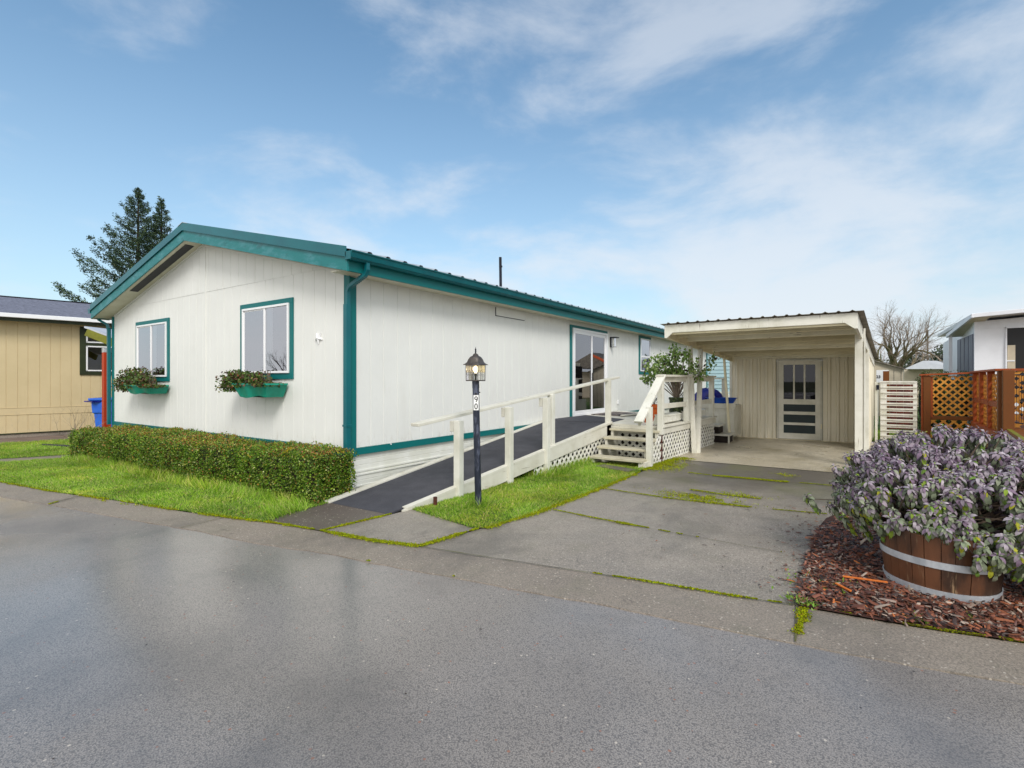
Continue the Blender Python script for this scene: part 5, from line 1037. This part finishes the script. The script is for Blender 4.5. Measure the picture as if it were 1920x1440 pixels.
# lattice fence and porch
fz = thing('lattice_fence', (1.65, 14.7, 0), 'red brown timber fence with orange diagonal lattice panels', 'fence')
F1 = Fr((1.14, 14.70, 0), (1, .04, 0)); fl = .93
MB().box(0, .13, 0, .09, 0, 1.54, F1).build('post', 'stain_wood2', fz, .006); MB().box(-.035, .0, .02, .07, .0, 1.54, F1).build('post', 'stain_wood', fz, .004); MB().box(.131, .17, .01, .06, .62, 1.52, F1).build('post', 'stain_wood', fz, .003)
MB().box(.84, .92, .0, .07, .6, 1.55, F1).build('post', 'stain_wood', fz, .004); MB().hexa([F1(-.06, -.03, 1.54), F1(.97, -.03, 1.585), F1(.97, .12, 1.585), F1(-.06, .12, 1.54), F1(-.06, -.03, 1.575), F1(.97, -.03, 1.62), F1(.97, .12, 1.62), F1(-.06, .12, 1.575)]).build('top_rail', 'stain_wood', fz, .003)
lt = MB(); lattice(lt, F1, [(.165, .66), (.85, .66), (.85, 1.53), (.165, 1.53)], .104, .036, w0=.03); lattice(lt, F1, [(.14, .02), (.86, .02), (.86, .56), (.14, .56)], .125, .040, w0=.03); lt.build('lattice_panel', 'lattice_orange', fz)
MB().box(.13, .93, .01, .05, .57, .65, F1).build('bottom_rail', 'stain_wood2', fz, .003)
F2 = Fr((2.08, 14.72, 0), (-.09, -3.05, 0), (-1, .03, 0))
for u in (.0, .9, 1.9, 2.95): MB().box(u, u+.12, 0, .10, 0, 1.60, F2).build('post', 'stain_wood' if u < 2 else 'stain_wood2', fz, .006)
lt = MB(); lattice(lt, F2, [(.1, .55), (3.0, .55), (3.0, 1.55), (.1, 1.55)], .104, .036, w0=.03); lt.build('lattice_panel', 'lattice_orange', fz)
MB().box(.1, 3.0, .045, .09, .98, 1.07, F2).build('mid_rail', 'stain_wood', fz); MB().box(-.05, 3.1, -.04, .14, 1.60, 1.635, F2).build('top_rail', 'stain_wood', fz, .003); MB().box(.1, 3.12, .0, .14, .40, .56, F2).build('bottom_rail', 'stain_wood', fz)
MB().box(3.08, 3.22, -.08, .06, .1, 1.61, F2).build('post', 'stain_wood2', fz, .006)
po = thing('porch', (3.2, 10.3, 0), 'low timber porch floor with white skirt at the right edge of the picture', 'porch')
pf = [(1.99, 11.9), (1.72, 9.0), (5, 9.0), (5, 17), (2.2, 17)]; MB().prism(pf, .60, .635).build('floor', 'stain_wood2', po); MB().prism([(2.0, 11.85), (1.74, 9.02), (1.80, 9.02), (2.06, 11.85)], .636, .642).build('mossy_edge', 'moss' if False else 'olive_beam', po)
MB().extr([(1.985, 11.85, .59), (1.725, 9.0, .59), (1.725, 9.0, .33), (1.985, 11.85, .33)], (.03, 0, 0)).extr([(1.96, 11.85, .60), (1.70, 9.0, .60), (1.70, 9.0, .56), (1.96, 11.85, .56)], (.03, 0, 0)).build('skirt', 'lattice_white', po)
rl = thing('iron_railing', (2.1, 11.6, .64), 'black wrought iron railing with scroll balusters beside the brown fence post', 'railing')
MB().tube([(2.02, 11.6, .64), (2.02, 11.6, 1.55)], .02, 8).build('newel', 'iron', rl); MB().tube([(2.02, 11.6, 1.53), (2.4, 11.58, 1.53), (3.6, 11.5, 1.53)], .011, 8).tube([(2.02, 11.6, .76), (2.2, 11.58, .73), (3.6, 11.5, .73)], .011, 8).build('rails', 'iron', rl)
for k in range(36):
    x = 2.05+k*.028; b_ = MB().tube([(x, 11.6, .75), (x, 11.6, 1.53)], .0035, 6)
    if k % 3 == 1:
        for z in (.88+.1*(k % 2), 1.08+.1*(k % 2), 1.32+.06*(k % 2)): b_.lathe([(.003, -.03), (.018, -.01), (.02, 0), (.018, .01), (.003, .03)], (x, 11.6, z), 8)
    b_.build('baluster', 'iron', rl)
lt = MB(); F3 = Fr((2.1, 12.0, 0), (1, 0, 0)); lattice(lt, F3, [(0, .64), (1.6, .64), (1.6, 1.60), (0, 1.60)], .104, .05); lf = lt.build('lattice_screen', 'lattice_orange'); tag(lf, 'orange lattice screen behind the black iron railing', 'lattice screen')
MB().box(0, 1.6, -.02, .04, 1.60, 1.64, F3).build('top_rail', 'stain_wood', lf)
# white house on the right
rh = thing('white_porch_house', (4.5, 20, 0), 'white metal clad house with grey screened porch side at the right', 'house')
RF = Fr((2.37, 17.35, 0), (1, -.02, 0), (0, -1, 0)); RS = Fr((2.37, 17.35, 0), (0, 1, 0), (-1, 0, 0))
MB().hexa([RF(0, -6, 0), RF(6, -6, 0), RF(6, 0, 0), RF(0, 0, 0), RF(0, -6, 2.72), RF(6, -6, 3.3), RF(6, 0, 3.3), RF(0, 0, 2.92)]).build('wall', 'white_metal', rh)
for k in range(4): MB().box(.10+k*.66, .10+k*.66+.56, .004, .02, .5, 2.62, RS).build('screen_panel', 'grey_panel', rh)
MB().box(.60, 2.4, .003, .01, .9, 2.72, RF).build('window', 'black', rh)
wn = MB(); wn.box(.57, .60, .003, .04, .9, 2.75, RF); wn.box(.57, 2.4, .003, .04, 2.72, 2.75, RF); wn.box(.60, .74, .012, .03, 1.9, 1.93, RF); wn.build('window_frame', 'white_metal', rh)
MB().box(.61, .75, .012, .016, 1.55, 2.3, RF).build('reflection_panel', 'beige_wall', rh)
MB().box(-.0, 3, .002, .015, 2.74, 2.78, RF).build('trim', 'white_metal', rh)
RP = [(-.10, 2.98), (6, 3.34), (6, 3.44), (-.12, 3.08)]; MB().extr([RF(a, .55, z) for a, z in RP], (0, 7, 0)).build('roof', 'white_metal', rh, .01)
MB().extr([(2.24, 16.8, 2.975), (2.02, 19.3, 2.66), (2.02, 19.3, 2.76), (2.24, 16.8, 3.075)], (.05, 0, 0)).build('awning_edge', 'white_metal', rh, .01)
MB().extr([(2.28, 16.85, 2.985), (2.06, 19.25, 2.67), (2.5, 19.25, 2.68), (2.6, 16.85, 2.99)], (0, 0, .02)).build('awning_panel', 'soffit', rh)
MB().tube([(2.1, 19.1, 0), (2.1, 19.1, 2.7)], .055, 4).build('post', 'white_metal', rh)
# roofs and trees further back
r1 = thing('pale_roof_shed', (3.1, 34, 0), 'low building with pale metal roof beyond the evergreens', 'building'); MB().extr([(1.8, 33, 2.0), (4.2, 34.5, 2.0), (3.2, 33.9, 2.42), (2.6, 33.5, 2.42)], (1, 6, .0)).build('roof', 'pale_roof', r1); MB().box(1.9, 4.2, 34.6, 39, 0, 2.0).build('wall', 'beige_wall', r1)
r2 = thing('orange_trim_house', (6, 36, 0), 'far house with orange red fascia behind the white post', 'building'); MB().extr([(3.2, 34.2, 2.2), (6.5, 36, 3.5), (6.5, 36, 3.32), (3.3, 34.2, 2.02)], (.1, .3, 0)).build('fascia', 'orange_roof', r2); MB().extr([(3.2, 34.3, 2.25), (6.5, 36.1, 3.55), (9.5, 37.5, 2.4)], (0, 7, 0)).build('roof', 'rust_roof', r2); MB().box(3.6, 9, 37.4, 41, 0, 2.1).build('wall', 'beige_wall', r2)
pol = thing('utility_pole', (5.5, 60, 0), 'thin distant utility pole among the bare branches', 'utility pole'); MB().tube([(5.0, 60, 0), (5.0, 60, 6.0)], .07, 6).build('pole', 'bark', pol)
# turquoise neighbour
tq = thing('turquoise_house', (-7, 28, 0), 'turquoise lap sided house glimpsed between the carport and the cream house', 'house')
mb = MB(); rows = []; z = 0
while z < 3.2: rows += [[(-9.5, 25.7-.0, z), (-4.93, 25.7, z)], [(-9.5, 25.725, z+.17), (-4.93, 25.725, z+.17)]]; z += .175
mb.grid(rows); mb.box(-9.5, -4.93, 25.73, 31, 0, 3.2); mb.build('wall', 'turquoise', tq); MB().box(-4.95, -4.85, 25.66, 25.72, 0, 3.2).build('corner_board', 'vinyl', tq); MB().extr([(-10, 25.3, 3.15), (-4.5, 25.3, 3.15), (-4.5, 28.5, 4.0), (-10, 28.5, 4.0)], (0, 0, .1)).build('roof', 'shingle', tq)
lt = MB(); lattice(lt, Fr((-4.6, 20.5, 0), (1, 0, 0)), [(0, 0), (2.2, 0), (2.2, 1.0), (0, 1.0)], .12, .05); q = lt.build('lattice_screen', 'lattice_white'); tag(q, 'low white lattice screen in the gap before the turquoise house', 'lattice screen')
yp = thing('yellow_flower_plant', (-2.75, 14.6, 0), 'small plant with yellow leaves in the gap left of the shed', 'plant'); sprig(yp, (-2.8, 14.9), 90, .10, .05, .55, [C(190, 190, 30), C(150, 170, 30), C(190, 70, 20)], [4, 2, 1], (.03, .05))

# ================================================================== LEFT NEIGHBOUR
tn = thing('tan_house', (-19, 7, 0), 'tan sided neighbouring house with grey shingle roof at the left', 'house')
TN = Fr((-17.43, 3.29, 0), (.172, .985, 0), (.985, -.172, 0))
w_ = grooved(TN, -.6, 15, lambda u: .12, lambda u: 2.58, .205, .012, .007); w_.build('wall', 'siding_tan', tn); w_ = grooved(TN, -.6, 15, lambda u: 2.58, lambda u: 3.02, .205, .012, .007, off=.008); w_.build('upper_wall', 'siding_tan', tn)
MB().box(-.6, 15, -7, -.03, 0, 3.0, TN).build('wall_core', 'siding_tan', tn); MB().box(-.6, 15, .0, .012, .575, .585, TN).box(-.6, 15, .0, .012, .745, .755, TN).box(-.6, 15, -.02, .004, .585, .745, TN).build('belt_strip', 'siding_tan', tn)
MB().box(-.6, 15, -.02, -.005, 0, .10, TN).build('foundation', 'concrete', tn); MB().box(-.6, 15, -.02, .02, .10, .125, TN).build('drip_edge', 'olive', tn)
MB().hexa([TN(-.9, .36, 3.02), TN(15.3, .36, 3.02), TN(15.3, -3.5, 3.86), TN(-.9, -3.5, 3.86), TN(-.9, .36, 3.06), TN(15.3, .36, 3.06), TN(15.3, -3.5, 3.90), TN(-.9, -3.5, 3.90)]).build('roof', 'shingle', tn)
MB().hexa([TN(-.9, -3.51, 3.86), TN(15.3, -3.51, 3.86), TN(15.3, -7.4, 3.02), TN(-.9, -7.4, 3.02), TN(-.9, -3.51, 3.90), TN(15.3, -3.51, 3.90), TN(15.3, -7.4, 3.06), TN(-.9, -7.4, 3.06)]).build('roof', 'shingle', tn)
MB().box(-.9, 15.3, -3.6, -3.4, 3.895, 3.915, TN).build('ridge_cap', 'iron', tn)
MB().box(-.9, 15.3, .37, .47, 2.96, 3.06, TN).build('gutter', 'vinyl', tn, .01); MB().box(-.9, 15.3, .33, .365, 2.88, 3.01, TN).build('fascia', 'olive', tn); MB().box(-.9, 15.3, .0, .33, 2.90, 2.92, TN).build('soffit', 'siding_tan', tn)
a, b, c, d = 1.50, 3.2, 1.58, 2.86
wo = MB().box(a, b, .005, .012, c, d, TN).build('window', 'interior', tn)
MB().box(a, b, .009, .035, d-.11, d, TN).box(a, b, .009, .035, c, c+.1, TN).box(a, a+.13, .009, .035, c+.1, d-.11, TN).box(a+.13, b, .009, .035, 2.36, 2.44, TN).build('trim', 'olive', wo, .003)
f_ = MB(); x0 = a+.13
for z0, z1 in ((1.68, 2.36), (2.44, 2.75)): f_.box(x0, x0+.035, .012, .05, z0, z1, TN).box(x0, b, .012, .05, z0, z0+.035, TN).box(x0, b, .012, .05, z1-.035, z1, TN)
f_.box(x0+.42, x0+.47, .012, .05, 1.715, 2.325, TN).box(x0+.98, x0+1.02, .012, .05, 1.715, 2.325, TN); f_.build('frame', 'vinyl', wo, .003)
MB().add([TN(x0, .03, 1.68), TN(b, .03, 1.68), TN(b, .03, 2.75), TN(x0, .03, 2.75)], [[0, 1, 2, 3]]).build('pane', 'glass_dark', wo)
aw = thing('entry_canopy', (-14.6, 4.6, 0), 'small sloping canopy with olive beam on a red stained post', 'canopy')
MB().post((-14.62, 4.56, 0), (-14.62, 4.56, 2.09), .14).build('post', 'red_post', aw, .005); MB().box(-14.69, -14.55, 4.49, 4.63, 2.09, 2.19).build('bracket', 'galv', aw)
MB().beam((-14.95, 4.28, 2.56), (-14.25, 4.95, 2.14), .06, .17).build('beam', 'olive_beam', aw, .004); MB().hexa([(-14.97, 4.24, 2.66), (-14.2, 4.98, 2.24), (-15.5, 6.5, 2.3), (-16.4, 5.8, 2.72), (-14.97, 4.24, 2.70), (-14.2, 4.98, 2.28), (-15.5, 6.5, 2.34), (-16.4, 5.8, 2.76)]).build('roof', 'pale_roof', aw)
bn = thing('blue_wheeled_bin', (-15.62, 4.85, 0), 'bright blue wheeled bin behind the red post', 'bin')
bb = MB(); c0 = Vector((-15.57, 4.90, 0)); bu = Vector((.62, .78, 0))*.85; bv = Vector((.78, -.62, 0))
def rr(hw, hd, z): return [c0+bu*x*hw+bv*y*hd+Vector((0, 0, z)) for x, y in ((-1, -1), (1, -1), (1, 1), (-1, 1), (-1, -1))]
bb.grid([rr(.20, .22, .05), rr(.24, .26, .62), rr(.27, .29, .64), rr(.29, .31, .92), rr(.34, .36, .95), rr(.34, .36, 1.0), rr(.30, .32, 1.0), rr(.28, .30, .9)]); bb.add(rr(.20, .22, .05)[:4], [[0, 1, 2, 3]]); bb.build('body', 'blue_plastic', bn, .01)
for s_ in (-1, 1): w0 = c0+bu*.2*s_-bv*.22+Vector((0, 0, .1)); MB().tube([w0, w0+bu*.05*s_], .10, 16).build('wheel', 'black', bn)
MB().box(-15.9, -15.35, 4.5, 5.2, .9, .93).build('lid_insert', 'deep_blue', bn)
# bare tree builder
def bare_tree(name, base, H, spread, label, cat, levels=6, r0=.2, seed=1, mat='bark_moss', twmat='twig', trunk=.35, sub=3, nmain=6, cone=1.0, up=.12, wig=.12):
    rs = random.Random(seed); t_ = thing(name, base, label, cat); tk = MB(); tw = MB()
    def grow(p, d, ln, r, lv):
        pts = [p]; rs_ = [r]; seg = 3; q = p.copy(); dd_ = d.copy()
        for i in range(seg):
            dd_ = (dd_+Vector((rs.gauss(0, wig), rs.gauss(0, wig), rs.gauss(0, wig)+up*.3))).normalized(); q = q+dd_*ln/seg; pts.append(q.copy()); rs_.append(r*(1-.38*(i+1)/seg))
        (tk if lv <= 2 else tw).tube(pts, rs_, 7 if lv <= 1 else (5 if lv <= 2 else 3), cap=False)
        if lv >= levels: return
        nb = sub+(1 if rs.random() < .4 else 0)
        for k in range(nb):
            f = 1 if k == 0 else rs.uniform(.35, .98); s_ = pts[-1] if k == 0 else pts[min(seg, int(f*seg)+1)]*1.0
            ax = Vector((rs.gauss(0, 1), rs.gauss(0, 1), rs.gauss(0, 1))); ax = (ax-dd_*ax.dot(dd_)).normalized(); an = rs.uniform(.3, .75) if k else rs.uniform(.05, .3)
            nd_ = (dd_*math.cos(an)+ax*math.sin(an)); nd_.z += up; nd_.normalize(); grow(s_, nd_, ln*rs.uniform(.62, .82), rs_[-1]*rs.uniform(.65, .9) if k == 0 else rs_[-1]*rs.uniform(.5, .72), lv+1)
    B = Vector(base); tp_ = B+Vector((.05, 0, H*trunk)); tk.tube([B, (B+tp_)/2+Vector((.03, 0, 0)), tp_], [r0*1.2, r0, r0*.95], 10)
    for k in range(nmain):
        a = 2*math.pi*k/nmain+rs.uniform(-.3, .3); e = rs.uniform(.12, 1.0)*cone; d = Vector((math.cos(a)*math.sin(e), math.sin(a)*math.sin(e), math.cos(e))); grow(tp_-Vector((0, 0, rs.uniform(0, .1)*H)), d, spread*rs.uniform(.36, .5), r0*rs.uniform(.42, .6), 1)
    tk.build('trunk', mat, t_); tw.build('twigs', twmat, t_); return t_
bare_tree('bare_tree', (2.1, 47.5, 0), 6.2, 3.9, 'wide spreading leafless tree with mossy limbs behind the sheds', 'tree', 6, .40, 5, trunk=.36, nmain=12, up=.03, cone=1.45, wig=.17)
bare_tree('bare_tree', (-1.3, 51.5, 0), 6.0, 3.8, 'smaller leafless tree just left of the wide bare tree', 'tree', 5, .32, 8, trunk=.30, nmain=9, up=.03, cone=1.4, wig=.17)
bare_tree('bare_bush', (-14.3, 3.9, 0), .95, .75, 'small leafless twiggy bush beside the left end of the hedge', 'bush', 4, .018, 5, mat='twig', trunk=.16, nmain=7, cone=.9, sub=2, up=.15)
eg = MB().tube([(-14.7, 3.45, .03), (-14.2, 3.62, .03), (-13.7, 3.75, .03)], .03, 6).build('edging_strip', 'rubber'); tag(eg, 'dark edging strip lying in the grass below the bare bush', 'edging')
# a leafless tree across the road: only its reflection shows, in the gable window
bare_tree('bare_tree', (-22.6, -6.5, 0), 4.4, 2.1, 'leafless tree across the road, mirrored in the gable window', 'tree', 5, .2, 12, mat='bark_dark', twmat='bark_dark', trunk=.25, nmain=6)
# conifers
def conifer(name, base, H, R, label, seed, zlow=2.0, left=1.0, nb=120):
    rs = np.random.default_rng(seed); t_ = thing(name, base, label, 'tree', 'conifers beyond the tan house'); B = np.array(base, float)
    tk = MB().tube([B, B+[0, 0, H*.5], B+[.05, 0, H*.985]], [.24, .15, .02], 8); bp_ = MB().tube([B+[0, 0, 1.5], B+[0, 0, H*.5], B+[.05, 0, H*.97]], [.03, .03, .012], 5); P = []; D = []; S_z = []
    for i in range(nb):
        f = (i+rs.random())/nb; z = zlow+(H-zlow)*f**.92; a = i*2.39996+rs.normal()*.25; env = R*(1-f)**.86*(.72+.4*rs.random())*(1+.25*math.sin(a*2+seed)); 
        if left > 1 and math.cos(a-rad(214)) > .55: env *= left
        env = max(env, .10); d = np.array([math.cos(a), math.sin(a), 0]); pts = []
        for t in np.linspace(0, 1, 7): pts.append(B+[0, 0, z]+d*env*t+np.array([0, 0, env*(.10*t+.38*t**2.2-.06)]))
        bp_.tube(pts, np.linspace(.035*(1-f)+.012, .004, 7), 4, cap=False)
        m = int(15+env*32)
        for k in range(m):
            t = rs.uniform(.12, 1)**.75; j = t*6; j0 = min(int(j), 5); p = pts[j0]*(1-(j-j0))+pts[j0+1]*(j-j0); side = np.array([-d[1], d[0], 0])*rs.normal()*env*.16*(1.15-t); q = p+side+[0, 0, rs.normal()*.07-.04]
            for w in range(7): P.append(q+rs.normal(size=3)*[.09, .09, .06]*(1-.5*f)); D.append(d*.9+rs.normal(size=3)*.6+[0, 0, .25]); S_z.append(rs.uniform(.07, .15)*(1-.35*f))
    tk.build('trunk', 'bark_dark', t_); bp_.build('limbs', 'bark_dark', t_); P = np.array(P); n = len(P); q = np.array(S_z)
    swarm('crown', *LEAF2, basis(np.array(D), rdir(n), q*.7, q), P, pick(n, [C(72, 94, 68), C(52, 72, 54), C(98, 118, 78), C(40, 56, 44), C(112, 126, 92)], [4, 4, 2, 3, .8]), 'needle', t_)
conifer('fir_tree', (-35.2, 12.5, 0), 12.7, 3.5, 'tall ragged fir with long upswept limbs on its left side, left of its twin', 4, 3.0, 1.0, 150)
conifer('fir_tree', (-35.3, 13.75, 0), 12.5, 3.0, 'narrower fir right of the ragged one, half behind the gable roof', 9, 3.0, 1.0, 110)
# distant evergreens behind the roofs on the right and left
for i, (x, y, r, h) in enumerate(((8.6, 66, 3.2, 4.4), (11.0, 70, 3.4, 5.0), (6.0, 68, 3.0, 3.5), (-.5, 80, 6, 3.4))):
    bushy('evergreen_tree', (x, y, h*.5), (r, r, h*.62), 2600, .26, [C(60, 78, 52), C(78, 96, 62), C(46, 60, 44)], [3, 2, 3], ['rounded evergreen far behind the orange fascia', 'taller evergreen far behind the white post', 'low evergreen far behind the pale roof', 'distant low evergreen behind the shed roof'][i], 'tree', 'far evergreens', flat=.8)

# ------------------------------------------------------------------ tidy: leaves on lawn and grit on road
n = 46; P = np.column_stack([RNG.uniform(-8, .4, n), RNG.uniform(.6, 3.4, n)]); s_ = RNG.uniform(.008, .02, n)
tag(swarm('leaf_litter', *LEAF2, basis(np.column_stack([RNG.normal(size=(n, 2)), np.zeros(n)]), np.tile([0, 0, 1.], (n, 1)), s_*1.2, s_), np.column_stack([P, np.full(n, .012)]), pick(n, [C(30, 26, 24), C(60, 44, 34), C(120, 60, 34)], [4, 2, 1]), 'chips'), 'scattered dead leaf crumbs on the wet road', 'leaf litter', kind='stuff')
n = 60; P = scatter(lawn1, 8); n = len(P); s_ = RNG.uniform(.03, .05, n)
tag(swarm('fallen_leaves', *LEAF2, basis(np.column_stack([RNG.normal(size=(n, 2)), np.full(n, .1)]), np.tile([0, 0, 1.], (n, 1)), s_*1.3, s_), np.column_stack([P, np.full(n, .06)]), pick(n, [C(110, 60, 40), C(84, 60, 40)], [1, 1]), 'chips'), 'brown fallen leaves lying on the lawn before the hedge', 'fallen leaves', kind='stuff')
